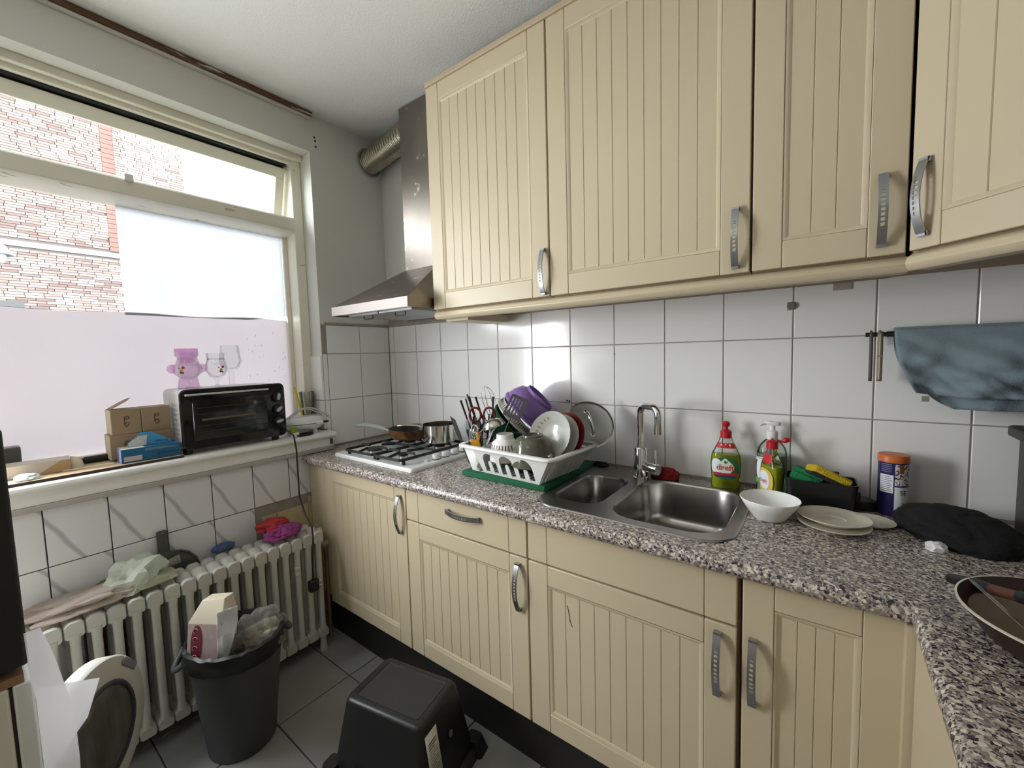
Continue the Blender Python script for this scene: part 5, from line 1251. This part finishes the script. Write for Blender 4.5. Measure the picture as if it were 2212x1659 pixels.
carton('brown card box at lower right of the stack, next to the oven', -1.172,-1.078, bz, bz+0.094)
c1 = carton('brown card box at upper left of the stack, its lid flap standing open', -1.260,-1.173, bz+0.0945, bz+0.190)
c2 = carton('brown card box at upper right of the stack, closest to the oven', -1.169,-1.081, bz+0.0945, bz+0.190)
fl = MB().add([(-0.03,-0.043,0.096),(0.03,-0.043,0.096),(0.03,0.010,0.128),(0.0,0.025,0.137),(-0.03,0.010,0.128)],[(0,1,2,3,4)]).build('lid_flap', card, c1, solid=0.0012)
# plywood board they stand on
o = MB().box(-0.135,0.070,-1.62,-1.072,SZ+0.0005,SZ+0.010).build('board', mat('pale_plywood',(0.60,0.46,0.30),0.6,var=0.12,vscale=7,stretch=(6,1,1)), bevel=0.001)
tag(o, 'thin plywood board lying on the left half of the sill', 'board')
MB().box(0.0701,0.0712,-1.62,-1.072,SZ+0.0005,SZ+0.010).build('dark_edge', mat('dark_edge',(0.05,0.03,0.03),0.6), o)
# blue medical carton with an open flap
bc = thing('blue_carton', 'blue and white medical carton with its flap standing up, in front of the boxes', 'box', (0.012,-1.165,SZ+0.0105), (0,0,math.radians(-2)))
blue = mat('blue_card',(0.014,0.115,0.24),0.45,var=0.2,vscale=10); pale_blue = mat('light_blue_card',(0.07,0.33,0.62),0.45,var=0.15,vscale=10)
MB().box(-0.040,0.040,-0.088,0.088,0.0,0.052).build('carton_body', blue, bc, bevel=0.001)
MB().box(-0.039,0.039,-0.0892,-0.088,0.001,0.051).build('end_panel', mat('violet_card',(0.30,0.36,0.66),0.5), bc)
MB().add([(0.0405,-0.082,0.006),(0.0405,-0.030,0.006),(0.0405,-0.030,0.024),(0.0405,-0.082,0.024)],[(0,1,2,3)]).build('label_panel', mat('pinkish_label',(0.55,0.45,0.48),0.5), bc)
MB().box(-0.040,0.040,-0.087,-0.020,0.0522,0.0528).build('white_top', mat('mint_white_card',(0.70,0.76,0.70),0.5), bc)
fp_ = [(-0.06,0.0),(0.070,0.0),(0.066,0.012),(0.010,0.050),(-0.022,0.052),(-0.062,0.014)]
me = poly_mesh('flap', fp_, [])
for v in me.vertices: v.co = Vector((-0.002-0.10*v.co.y*0.3, v.co.x, 0.053+v.co.y))
me.materials.append(pale_blue); flp = link('flap', me, bc, 0, solid=0.0008)
MB().add([(0.0008,-0.060,0.0545),(0.0008,-0.008,0.0545),(-0.0003,-0.002,0.092),(-0.0003,-0.030,0.092),(0.0004,-0.060,0.069)],[(0,1,2,3,4)]).build('white_print', mat('dusty_white_card',(0.58,0.60,0.60),0.5,var=0.3,vscale=60), flp)
lettering('Formedi', 0.020, mat('deep_blue_print',(0.005,0.03,0.10),0.5), bc, side_M(0.0408,0.048,0.020,PI))
lettering('Formedi', 0.012, MATS['deep_blue_print'], flp, Matrix.Translation((0.0012,0.040,0.064)) @ Matrix.Rotation(PI/2,4,'Z') @ Matrix.Rotation(PI/2,4,'X') @ Matrix.Rotation(PI,4,'Z'))
for k in range(3): MB().box(0.0402,0.0407,-0.020,0.080-0.012*k,0.038+0.0035*k,0.0392+0.0035*k).build('text_line', mat('pale_text',(0.25,0.42,0.58),0.5), bc)
# long cream carton lying to the left, black marker, glass jar, tissue
lc = thing('long_carton', 'long flat cream carton lying open at the left end of the sill', 'box', (-0.055,-1.45,SZ+0.0105), (0,0,math.radians(-6)))
MB().box(-0.045,0.045,-0.16,0.075,0.0,0.042).build('tray', mat('cream_card',(0.66,0.60,0.52),0.6), lc, bevel=0.001)
MB().add([(0.0455,-0.005,0.001),(0.0455,0.076,0.001),(0.0455,0.076,0.040),(0.0455,0.055,0.041)],[(0,1,2,3)]).build('tan_corner', mat('tan_card',(0.50,0.35,0.20),0.6), lc)
MB().add([(0.045,0.076,0.0),(0.045,0.110,0.004),(0.0,0.105,0.034),(-0.02,0.076,0.042)],[(0,1,2,3)]).build('open_flap', card_light, lc, solid=0.001)
o = MB().tube([(0,0,0),(0,0.03,0),(0,0.031,0),(0,0.10,0)], [0.010,0.010,0.013,0.013], 14).build('marker_pen', black_pl, loc=(-0.095,-1.365,SZ+0.0235)); tag(o, 'black marker lying behind the cream carton on the sill', 'marker')
o = MB().tube([(0,0,0),(0,0.13,0.004)], [0.0025,0.0025], 6).build('wooden_stick', card_light, loc=(0.0,-1.40,SZ+0.0135), rot=(0,0,-0.25)); tag(o, 'thin wooden stick lying on the plywood board', 'stick')
o = MB().prism(rrect(-0.03,0.03,-0.05,0.05,0.008), 0, 0.100).build('storage_tin', mat('smoky_grey',(0.10,0.105,0.10),0.3), loc=(-0.168,-1.530,SZ+0.0005), bevel=0.004); tag(o, 'dark grey tin against the pane at the far left of the sill', 'tin')
o = link('tissue', blob(0.025,0.030,0.014,0.35,4,9.2,3), None, 60, loc=(0.035,-1.485,SZ+0.0105)); o.data.materials.append(mat('bluish_tissue',(0.70,0.76,0.82),0.9)); tag(o, 'crumpled pale tissue on the front left of the sill', 'tissue')
# sandwich maker, clear tub, yellow straw, black lid at the right end
sw_ = thing('sandwich_maker', 'white round waffle maker with its cord looped on top, right of the oven', 'waffle maker', (-0.045,-0.535,SZ+0.0005))
wp = mat('white_gloss_plastic',(0.78,0.79,0.78),0.2)
MB().lathe([(0,0.018),(0.070,0.018),(0.088,0.030),(0.096,0.046),(0.096,0.050),(0,0.050)], 40, sy=1.12).build('base', wp, sw_)
for a in (0.6,2.2,3.9,5.5): MB().lathe([(0.012,0),(0.010,0.026),(0,0.026)], 12, (0.06*math.cos(a),0.07*math.sin(a),0)).build('foot', wp, sw_)
MB().lathe([(0.097,0.053),(0.097,0.060),(0.085,0.076),(0.058,0.086),(0.054,0.0845),(0.020,0.0855),(0,0.0855)], 40, sy=1.12).build('lid', wp, sw_)
MB().lathe([(0.0945,0.049),(0.0945,0.0545),(0,0.0545)], 40, sy=1.12).build('gap_seal', black_pl, sw_)
MB().lathe([(0.055,0.0848),(0.058,0.0868),(0.060,0.0855)], 40, sy=1.12).build('ring', mat('pale_grey_trim',(0.6,0.62,0.64),0.3), sw_)
MB().box(0.060,0.108,0.02,0.062,0.044,0.062).build('latch_handle', wp, sw_, bevel=0.006)
MB().box(0.085,0.1095,0.055,0.085,0.050,0.060).build('latch_clip', black_pl, sw_, bevel=0.003)
MB().tube([(0.05+0.015*math.sin(PI*q/20), -0.115+0.235*q/20, 0.070+0.062*math.sin(PI*(q/20)**0.9)) for q in range(21)], 0.0034, 8).build('cord', mat('grey_white_cord',(0.55,0.54,0.55),0.5), sw_, smooth=80)
MB().tube([(0.03, -0.08+0.17*q/16, 0.080+0.042*math.sin(PI*q/16)) for q in range(17)], 0.0032, 8).build('cord', MATS['grey_white_cord'], sw_, smooth=80)
o = MB().lathe([(0,0),(0.030,0),(0.034,0.004),(0.036,0.010),(0.030,0.006),(0,0.005)], 28, sx=0.7, sy=1.3).build('jar_lid', black_gl, loc=(0.055,-0.575,SZ+0.0005)); tag(o, 'black lid lying on the sill in front of the waffle maker', 'lid')
o = MB().box(-0.006,0.006,-0.014,0.014,0,0.028).build('green_sponge_cloth', mat('lime_green',(0.22,0.36,0.015),0.6), loc=(0.055,-0.628,SZ+0.022), bevel=0.002); tag(o, 'lime green tag between the oven and the waffle maker', 'tag')
o = MB().box(-0.005,0.010,-0.018,0.018,0,0.021).build('small_white_box', white_pl, loc=(0.052,-0.622,SZ+0.0005), bevel=0.003); tag(o, 'small white block below the lime green tag on the sill', 'block')
ct = thing('clear_tub', 'thin clear plastic tub standing on the waffle maker by the tiles', 'tub', (-0.085,-0.482,SZ+0.0815))
MB().lathe([(0.030,0),(0.036,0.10),(0.038,0.125),(0.037,0.125),(0.035,0.10),(0.029,0.001),(0,0.001)], 28).build('tub_body', glassy('thin_plastic', fac=0.45, tint=(0.94,0.95,0.93), rough=0.15), ct)
o = MB().tube([(0,0,0),(-0.004,-0.012,0.07),(-0.006,-0.030,0.150)], 0.0055, 10).build('yellow_straw', mat('yellow_plastic',(0.75,0.62,0.01),0.4), loc=(-0.070,-0.520,SZ+0.088)); tag(o, 'bright yellow straw sticking up from the waffle maker', 'straw')

# ------------------------------------------------------------------ radiator and what lies on it
rad_m = mat('chipped_radiator_paint',(0.50,0.50,0.46),0.45,var=0.10,vscale=14,bump=0.3,bscale=70)
spots(rad_m,(0.03,0.022,0.018),26,0.665,0.012,stretch=(1,1,0.45))
RX0, RX1 = 0.115, 0.262
rd = thing('radiator', 'old chipped white cast-iron column radiator under the window', 'radiator', ((RX0+RX1)/2,-1.1,0))
def section():
    mb = MB(); hx = (RX1-RX0)/2; p = 0.0495
    # three upright columns, front one broadest
    for x, wx, wy in ((hx-0.014,0.014,0.0122),(0.0,0.012,0.0105),(-hx+0.014,0.014,0.0115)):
        rings = []
        for z in (0.105,0.13,0.30,0.50,0.535):
            k = 1.25 if z in (0.105,0.535) else 1.0
            rings.append([(x+px,py,z) for px,py in rrect(-wx*k,wx*k,-wy*k,wy*k,0.009,3)])
        mb.loft(rings)
    # top header with a lobe above each column, bottom header
    for z0, z1, dz in ((0.520,0.566,0.014),(0.066,0.112,0.0)):
        rings = []
        for i in range(15):
            x = -hx+2*hx*i/14; e = 1.0 if 0 < i < 14 else 0.80
            lobe = dz*abs(math.cos(i/14*2*PI))**1.5
            h0, h1 = z0+(1-e)*0.02, z1+lobe-(1-e)*0.03; W = p/2*0.992*(1 if e == 1 else 0.86)
            rings.append([(x,-W,h0+0.006),(x,-W*0.8,h0),(x,W*0.8,h0),(x,W,h0+0.006),(x,W,h1-0.014),(x,W*0.82,h1-0.006),(x,W*0.45,h1),(x,-W*0.45,h1),(x,-W*0.82,h1-0.006),(x,-W,h1-0.014)])
        mb.loft(rings)
    me = mb.mesh('section'); me.materials.append(rad_m)
    return me
sec = section(); sec.polygons.foreach_set('use_smooth',[True]*len(sec.polygons)); sec.set_sharp_from_angle(angle=0.9)
NS = 19
for k in range(NS):
    o = bpy.data.objects.new('section', sec); COL.objects.link(o); o.parent = rd; o.location = (0, 0.455-0.0495*k, 0)
for y in (0.455, 0.455-0.0495*(NS-1)):
    for x in (0.058,-0.058):
        MB().tube([(x,y,0.11),(x,y,0.05),(x,y,0.0)],[0.016,0.014,0.017],10).build('leg', rad_m, rd)
vv = MB().tube([(0,0.48,0.545),(0,0.505,0.545)],0.018,14).build('end_plug', rad_m, rd)
MB().tube([(0.0,0.50,0.475),(0.0,0.535,0.475)],0.020,12).build('valve', mat('old_brass',(0.32,0.29,0.22),0.5,0.4,var=0.3), rd)
MB().tube([(0.0,0.525,0.475),(0.0,0.525,0.0)],0.009,10).build('pipe', mat('rusty_pipe',(0.22,0.14,0.08),0.7,0.2,var=0.4,vscale=20), rd)
# heat meter and two white clips on it
hm_ = thing('heat_meter', 'cream heat cost meter clipped to the middle of the radiator', 'meter', (RX1+0.0005,-1.068,0.28))
MB().box(0,0.022,-0.016,0.016,0.0,0.17).build('case', mat('cream_meter',(0.60,0.57,0.46),0.4), hm_, bevel=0.005)
MB().box(0.0215,0.0226,-0.009,0.009,0.128,0.136).build('window', print_black, hm_)
def clip(label, y, z):
    c = thing('radiator_clip', label, 'clip', (RX1+0.0005,y,z), group='clips on the radiator')
    MB().box(-0.006,0.006,-0.009,0.009,-0.018,0.018).build('clip_body', mat('cream_meter'), c, bevel=0.002)
    MB().tube([(0.006,0.004*math.cos(2*PI*k/10),0.006+0.006*math.sin(2*PI*k/10)) for k in range(11)],0.0013,6).build('ring', steel, c)
clip('small white clip on the radiator near the hanging plug', -0.752, 0.435)
clip('small white clip on the radiator above the washer door', -1.395, 0.400)
TOPZ = 0.588
# grey dustpan leaning between radiator and wall
du = thing('dustpan', 'dark grey plastic dustpan standing upright behind the radiator', 'dustpan', (0.092,-1.165,0.50), (0,math.radians(-5),0))
dg = mat('slate_plastic',(0.060,0.066,0.068),0.45)
op = [(-0.105,0.0),(-0.102,0.055),(-0.085,0.095),(-0.055,0.118),(-0.026,0.130),(-0.020,0.142),(-0.0175,0.150),(-0.0165,0.222),(-0.012,0.227),(0.013,0.227),(0.0165,0.222),(0.0165,0.150),(0.022,0.140),(0.045,0.135),(0.075,0.118),(0.098,0.085),(0.108,0.04),(0.108,0.0)]
me = poly_mesh('pan', op, [[(0.006*math.cos(2*PI*k/12)+0.002, 0.213+0.0045*math.sin(2*PI*k/12)) for k in range(12)]])
for v in me.vertices: v.co = Vector((0.010*math.sin(min(1,v.co.y/0.14)*PI)-0.0, v.co.x, v.co.y))
me.materials.append(dg); link('pan', me, du, 0, solid=0.004)
rimp = [(0.012, y, z) for y, z in op[1:5]] ; rimp2 = [(0.012, y, z) for y, z in op[13:17]]
MB().tube(rimp,0.004,6).tube(rimp2,0.004,6).build('rim', dg, du)
MB().add([(0.024,-0.050,0.080),(0.026,0.045,0.090),(0.022,0.042,0.122),(0.020,-0.02,0.108)],[(0,1,2,3)]).build('paper_scrap', mat('grey_paper',(0.24,0.25,0.24),0.8), du, solid=0.0008)
# plastic bags
bagm = translucent('milky_bag', (0.30,0.33,0.29), (0.42,0.45,0.40), clear=0.12)
bagp = translucent('pinkish_bag', (0.20,0.17,0.15), (0.36,0.31,0.28), clear=0.08)
o = link('plastic_bag', blob(0.064,0.080,0.066,0.75,1.15,3.3,3), None, 12, loc=(0.165,-1.270,TOPZ), rot=(0,0,0.3)); o.data.materials.append(bagm); tag(o, 'crumpled milky white plastic bag on top of the radiator', 'plastic bag')
o = link('plastic_bag', blob(0.070,0.150,0.028,0.5,1.2,8.1,4), None, 14, loc=(0.180,-1.385,TOPZ), rot=(0,0,-0.08)); o.data.materials.append(bagp); tag(o, 'flattened beige plastic bag at the left end of the radiator', 'plastic bag')
o = link('plastic_bag', blob(0.040,0.075,0.020,0.5,1.2,4.4,3), None, 14, loc=(0.200,-1.225,TOPZ), rot=(0,0,0.2)); o.data.materials.append(translucent('green_tinged_bag',(0.20,0.22,0.16),(0.36,0.37,0.29),clear=0.1)); tag(o, 'olive tinged plastic bag edge beside the milky bag on the radiator', 'plastic bag')
o = link('fruit_net', blob(0.020,0.026,0.020,0.3,5,6.1,3), None, 30, loc=(0.135,-1.345,TOPZ+0.012)); o.data.materials.append(mat('yellow_green_leaf',(0.12,0.11,0.03),0.7,var=0.5,vscale=50)); tag(o, 'small dark yellow scrap poking out beneath the milky bag', 'scrap')
# cloths
o = link('cleaning_cloth', blob(0.062,0.076,0.036,0.32,1.1,2.7,5), None, 60, loc=(0.185,-0.770,TOPZ), rot=(0,0,0.4)); o.data.materials.append(mat('magenta_cloth',(0.25,0.045,0.19),0.95,var=0.25,vscale=20,bump=0.6,bscale=250)); tag(o, 'crumpled magenta cleaning cloth on the right end of the radiator', 'cloth')
o = link('cleaning_cloth', blob(0.052,0.066,0.036,0.30,1.1,5.9,5), None, 60, loc=(0.145,-0.790,TOPZ+0.028), rot=(math.radians(-6),0,0.1)); o.data.materials.append(mat('red_cloth',(0.38,0.030,0.038),0.95,var=0.25,vscale=20,bump=0.6,bscale=250)); tag(o, 'red cleaning cloth lying on the magenta cloth', 'cloth')
o = link('blue_sponge', blob(0.022,0.045,0.022,0.15,3,1.9,3), None, 60, loc=(0.088,-0.970,TOPZ-0.012)); o.data.materials.append(mat('blue_grey_cloth',(0.06,0.10,0.22),0.9,var=0.4,vscale=20)); tag(o, 'blue-grey cloth tucked between the radiator and the tiles', 'cloth')
# clutter behind the radiator seen through the gaps
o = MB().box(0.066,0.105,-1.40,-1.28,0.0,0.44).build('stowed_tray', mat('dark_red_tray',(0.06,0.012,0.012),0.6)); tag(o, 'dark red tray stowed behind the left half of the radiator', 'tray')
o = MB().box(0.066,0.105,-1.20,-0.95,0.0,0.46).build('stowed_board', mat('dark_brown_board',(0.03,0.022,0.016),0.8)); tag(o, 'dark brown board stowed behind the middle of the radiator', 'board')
# ------------------------------------------------------------------ waste bin
bn = thing('waste_bin', 'dark grey plastic waste bin with a black liner in front of the radiator', 'bin', (0.452,-1.068,0), (0,0,0.35))
def bring(rx, ry, z): return [(rx*math.cos(2*PI*k/40), ry*math.sin(2*PI*k/40), z) for k in range(40)]
BH = 0.395
binm = mat('bin_grey',(0.055,0.058,0.062),0.5,bump=0.15,bscale=160)
MB().loft([bring(0.104,0.100,0.0),bring(0.108,0.104,0.006),bring(0.150,0.140,BH-0.02),bring(0.152,0.142,BH),bring(0.147,0.137,BH),bring(0.104,0.10,0.01)],True,True,True).build('bucket', binm, bn, smooth=60)
ln = MB(); rings = []
for z, d in ((BH-0.050,0.154),(BH-0.006,0.157),(BH+0.010,0.157),(BH+0.014,0.148),(BH-0.004,0.140),(BH-0.06,0.130)):
    rings.append([((d+0.004*nz(math.cos(2*PI*k/64)*3,math.sin(2*PI*k/64)*3,z*20,2,1))*math.cos(2*PI*k/64), (d-0.010+0.004*nz(math.cos(2*PI*k/64)*3,math.sin(2*PI*k/64)*3,z*20,2,4))*math.sin(2*PI*k/64), z+0.008*nz(math.cos(2*PI*k/64)*4,math.sin(2*PI*k/64)*4,d,2,9)) for k in range(64)])
ln.loft(rings,True,False,False).build('liner', mat('black_liner',(0.014,0.014,0.015),0.4), bn, smooth=60, solid=0.002)
for s_ in (-1,1):
    a0 = math.radians(62 if s_ > 0 else 232)
    MB().tube([((0.160+0.022*math.sin(PI*k/10))*math.cos(a0-0.32+0.64*k/10),(0.150+0.022*math.sin(PI*k/10))*math.sin(a0-0.32+0.64*k/10),BH-0.012-0.035*math.sin(PI*k/10)) for k in range(11)],0.010,8).build('lug_handle', binm, bn, smooth=70)
# rubbish in it
cn = thing('food_carton', 'cream flour bag with a red oval, standing in the waste bin', 'carton', (0.442,-1.135,0.345), (math.radians(-4),math.radians(-7),math.radians(-52))); cn.scale = (1.12,1.0,1.12)
cm_ = mat('cream_paper_carton',(0.58,0.52,0.40),0.6,var=0.06,vscale=12)
MB().loft([[(-0.030,-0.058,0),(0.045,-0.058,0),(0.045,0.055,0),(-0.030,0.055,0)],[(-0.030,-0.060,0.13),(0.048,-0.060,0.13),(0.048,0.052,0.13),(-0.030,0.052,0.13)],[(-0.026,-0.040,0.185),(0.020,-0.040,0.185),(0.018,0.035,0.192),(-0.026,0.035,0.192)]]).build('carton_body', cm_, cn, bevel=0.002)
MB().add([(0.0466+0.003*(0.070+0.055*math.sin(2*PI*k/20))/0.13, -0.028+0.019*math.cos(2*PI*k/20), 0.070+0.055*math.sin(2*PI*k/20)) for k in range(20)],[tuple(range(20))]).build('red_oval', mat('dull_red_print',(0.16,0.02,0.035),0.5), cn, smooth=0)
pw = MB().add([(0.0468,-0.058,0.005),(0.0468,0.050,0.005),(0.0496,0.050,0.128),(0.0496,-0.059,0.128)],[(0,1,2,3)]).build('pink_panel', mat('pinkish_print',(0.42,0.33,0.31),0.6,var=0.2,vscale=40), cn); pw.location.x = -0.0012
M_ = side_M(0.0495,-0.036,0.070,PI/2)
lettering('OATS', 0.020, mat('pale_pink_print',(0.45,0.28,0.28),0.6), cn, M_) if False else None
for k in range(4):
    MB().tube([(0.0482+0.0006*k,-0.031+0.008*math.cos(a),0.030+0.026*k+0.007*math.sin(a)) for a in [0.4,1.2,2.0,2.8,3.6,4.4]],0.0011,5).build('pale_scroll', mat('pale_pink_print',(0.40,0.24,0.24),0.6), cn)
rc = thing('receipt', 'crumpled white till receipt draped over the flour bag in the bin', 'receipt', (0.528,-1.118,0.385), (math.radians(0),math.radians(-8),math.radians(-10)))
sheet(lambda u, v: (0.004+0.006*nz(u,v,0,4,3)+0.006*math.sin(v*6), -0.022+0.060*u*(0.45+0.55*min(1,v*1.5))+0.012*v-0.01, 0.0+0.150*v-0.012*u*(1-v)), 14, 24).build('paper', mat('receipt_paper',(0.66,0.68,0.74),0.7), rc, solid=0.0006, smooth=30)
for k in range(9): MB().box(0.0125,0.0130,-0.012+0.002*(k%3),0.012+0.003*(k%2),0.022+0.006*k,0.0235+0.006*k).build('text_line', mat('faint_grey_print',(0.36,0.37,0.40),0.6), rc)
o = link('rubbish_bag', blob(0.082,0.095,0.076,0.35,1.1,3.9,4), None, 20, loc=(0.475,-1.000,0.345)); o.data.materials.append(translucent('clear_rubbish_bag',(0.14,0.15,0.14),(0.22,0.21,0.19),clear=0.45)); tag(o, 'clear knotted rubbish bag bulging out of the waste bin', 'plastic bag')
o = link('paper_ball', blob(0.048,0.054,0.046,0.40,1.2,7.1,3), None, 15, loc=(0.500,-0.995,0.365)); o.data.materials.append(mat('offwhite_tissue',(0.66,0.63,0.55),0.9)); tag(o, 'off-white tissue ball inside the clear rubbish bag', 'tissue')
o = link('food_scraps', blob(0.060,0.060,0.035,0.35,3,4.1,4), None, 40, loc=(0.470,-1.010,0.335)); o.data.materials.append(mat('reddish_scraps',(0.12,0.04,0.035),0.7,var=0.6,vscale=30)); tag(o, 'dark reddish scraps low inside the clear rubbish bag', 'scraps')
# ------------------------------------------------------------------ upturned black tub used as a step
sb_ = thing('step_stool', 'black plastic step stool with a paper label on the floor by the plinth', 'stool', (1.018,-0.786,0.0), (0,0,math.radians(11.5)))
stm = mat('black_stool_plastic',(0.008,0.008,0.009),0.42,bump=0.12,bscale=90)
HT = 0.268
def q(hx, hy, z, r): return [(x,y,z) for x,y in rrect(-hx,hx,-hy,hy,r,5)]
MB().loft([q(0.215,0.155,0.0,0.03),q(0.213,0.153,0.030,0.03),q(0.195,0.137,0.034,0.03),q(0.155,0.106,HT-0.012,0.026),q(0.150,0.101,HT-0.003,0.024),q(0.142,0.094,HT,0.02),q(0.126,0.080,HT,0.012),q(0.124,0.078,HT-0.003,0.012)], True, True, True).build('shell', stm, sb_, smooth=50)
tp_m = mat('dusty_black_top',(0.019,0.0195,0.020),0.55,var=0.25,vscale=18); spots(tp_m,(0.10,0.10,0.10),30,0.70,0.03)
MB().prism(rrect(-0.1235,0.1235,-0.0775,0.0775,0.012,4),HT-0.0028,HT-0.0012).build('top_pad', tp_m, sb_)
for x in (-1,1):
    for y in (-1,1):
        MB().loft([[(0.20*x+px,0.140*y+py,0.0) for px,py in rrect(-0.03,0.03,-0.03,0.03,0.012,3)],[(0.19*x+px,0.132*y+py,0.055) for px,py in rrect(-0.024,0.024,-0.024,0.024,0.010,3)]]).build('corner_foot', stm, sb_)
MB().box(-0.11,0.08,-0.1495,-0.1445,0.060,0.070).build('side_ridge', stm, sb_, bevel=0.002)
LX = lambda z: 0.195-0.040*(z-0.034)/0.209+0.0035
lab = sheet(lambda u, v: (LX(0.105+0.130*v), -0.098+0.056*u+0.006*v, 0.105+0.130*v), 1, 1).build('paper_label', mat('label_paper',(0.58,0.57,0.53),0.6), sb_, solid=0.0006)
for k in range(12):
    v0 = 0.08+0.062*k; w_ = (0.16,0.84 if k % 3 else 0.62)
    sheet(lambda u, v: (LX(0.105+0.130*(v0+(0.018 if k < 9 else 0.04)*v))+0.0008, -0.098+0.056*(w_[0]+(w_[1]-w_[0])*u)+0.006*v0, 0.105+0.130*(v0+(0.018 if k < 9 else 0.04)*v)), 1, 1).build('label_text', mat('label_ink',(0.16,0.16,0.16),0.6), lab)
MB().lathe([(0,0),(0.010,0),(0.010,0.002),(0,0.002)],18).build('vent_hole', mat('grey_hole',(0.10,0.10,0.10),0.6), sb_, loc=(0.178,0.015,0.165), rot=(0,PI/2-0.18,0))
# ------------------------------------------------------------------ washing machine with its open door, black microwave
WY = -1.566
wm = thing('washing_machine', 'white washing machine with its round door open, at the left edge', 'washing machine', (0.80,-1.87,0))
wmw = mat('washer_white',(0.72,0.74,0.72),0.35,var=0.03); 
MB().box(-0.30,0.30,-0.28,0.278,0.01,0.868).build('cabinet', mat('washer_cream',(0.68,0.66,0.56),0.4), wm, bevel=0.004)
MB().box(-0.30,0.30,0.282,0.304,0.03,0.868).build('front_panel', wmw, wm, bevel=0.003)
MB().box(-0.296,0.296,0.277,0.283,0.02,0.866).build('seam', mat('dark_brown_seam',(0.03,0.018,0.015),0.7), wm)
MB().lathe([(0.165,0.0),(0.175,0.004),(0.165,0.010),(0.150,0.0)],36,(0.07,0,0.42)).build('port_ring', mat('grey_gasket',(0.14,0.14,0.15),0.6), wm, loc=(0,0.304,0)).data.transform(Matrix.Translation((0.07,0,0.42)) @ Matrix.Rotation(-PI/2,4,'X') @ Matrix.Translation((-0.07,0,-0.42)))
DRm = MB()
dr_ = bpy.data.objects.new('porthole_door', None); COL.objects.link(dr_); dr_.parent = wm
nrm = Vector((0.64,0.765,0.03)).normalized()
R_ = 0.192
dr_.rotation_mode = 'QUATERNION'; dr_.rotation_quaternion = nrm.to_track_quat('Z','Y'); dr_.location = (0.585-0.80, -1.446+1.87, 0.378)
MB().lathe([(0.0,-0.045),(0.12,-0.045),(R_-0.006,-0.040),(R_,-0.034),(R_,0.0),(R_-0.004,0.006),(0.136,0.014),(0.131,0.013)],56).build('door_ring', mat('door_ring_white',(0.56,0.56,0.52),0.35,var=0.1,vscale=6), dr_, smooth=45)
MB().lathe([(0.132,0.012),(0.126,0.018),(0.119,0.017),(0.119,0.010)],56).build('rubber_seal', mat('dark_grey_seal',(0.06,0.06,0.075),0.5), dr_)
MB().lathe([(0.119,0.012),(0.116,0.013),(0.100,0.017),(0.075,0.020),(0,0.021)],56).build('glass_bowl', mat('smoky_glass_bowl',(0.10,0.098,0.085),0.10,var=0.65,vscale=16,stretch=(2.5,0.5,1),spec=0.7), dr_, smooth=60)
o = MB().box(-0.011,0.011,-0.034,0.034,0.0,0.006).build('latch_plate', mat('latch_grey',(0.20,0.21,0.23),0.45), dr_, bevel=0.003); o.location = (0.132,0.112,0.0075); o.rotation_euler = (0,0,math.radians(42))
tag(MB().box(-0.30,0.30,-0.30,0.295,0,0.014).build('chipboard_shelf', mat('chipboard',(0.30,0.17,0.09),0.8,var=0.2), loc=(0.798,-1.87,0.8685)), 'thin brown board on top of the washing machine', 'board')
mw = thing('microwave', 'black microwave on the washing machine, cut off by the left edge', 'microwave', (0.80,-1.87,0.883))
MB().box(-0.27,0.302,-0.25,0.302,0.012,0.40).build('housing', mat('black_microwave',(0.010,0.010,0.011),0.45), mw, bevel=0.006)
for x in (-0.22,0.25):
    for y in (-0.2,0.25): MB().lathe([(0.014,0),(0.014,0.0125),(0,0.0125)],12,(x,y,0)).build('foot', black_pl, mw)
o = sheet(lambda u, v: (1.104+0.0025*math.sin(v*7), -1.567+0.034*u*(0.3+0.7*math.sin(PI*min(1,v*1.2)))+0.010*nz(u,v,0,3,4)+0.020*u*v, 0.95-0.42*v), 6, 26).build('plastic_sheet', translucent('torn_white_film',(0.40,0.40,0.43),(0.75,0.75,0.78),clear=0.12), smooth=40)
o.location = (0.0,0.001,0.0); tag(o, 'torn white plastic film hanging down the washing machine edge', 'plastic film')
o = MB().add([(1.0,-1.562,0.80),(1.0,-1.480,0.765),(0.985,-1.500,0.690),(1.0,-1.530,0.665),(1.0,-1.562,0.62)],[(0,1,2,3,4)]).build('film_corner', translucent('torn_white_film',(0,0,0),(0,0,0)), bpy.data.objects['plastic_sheet'])
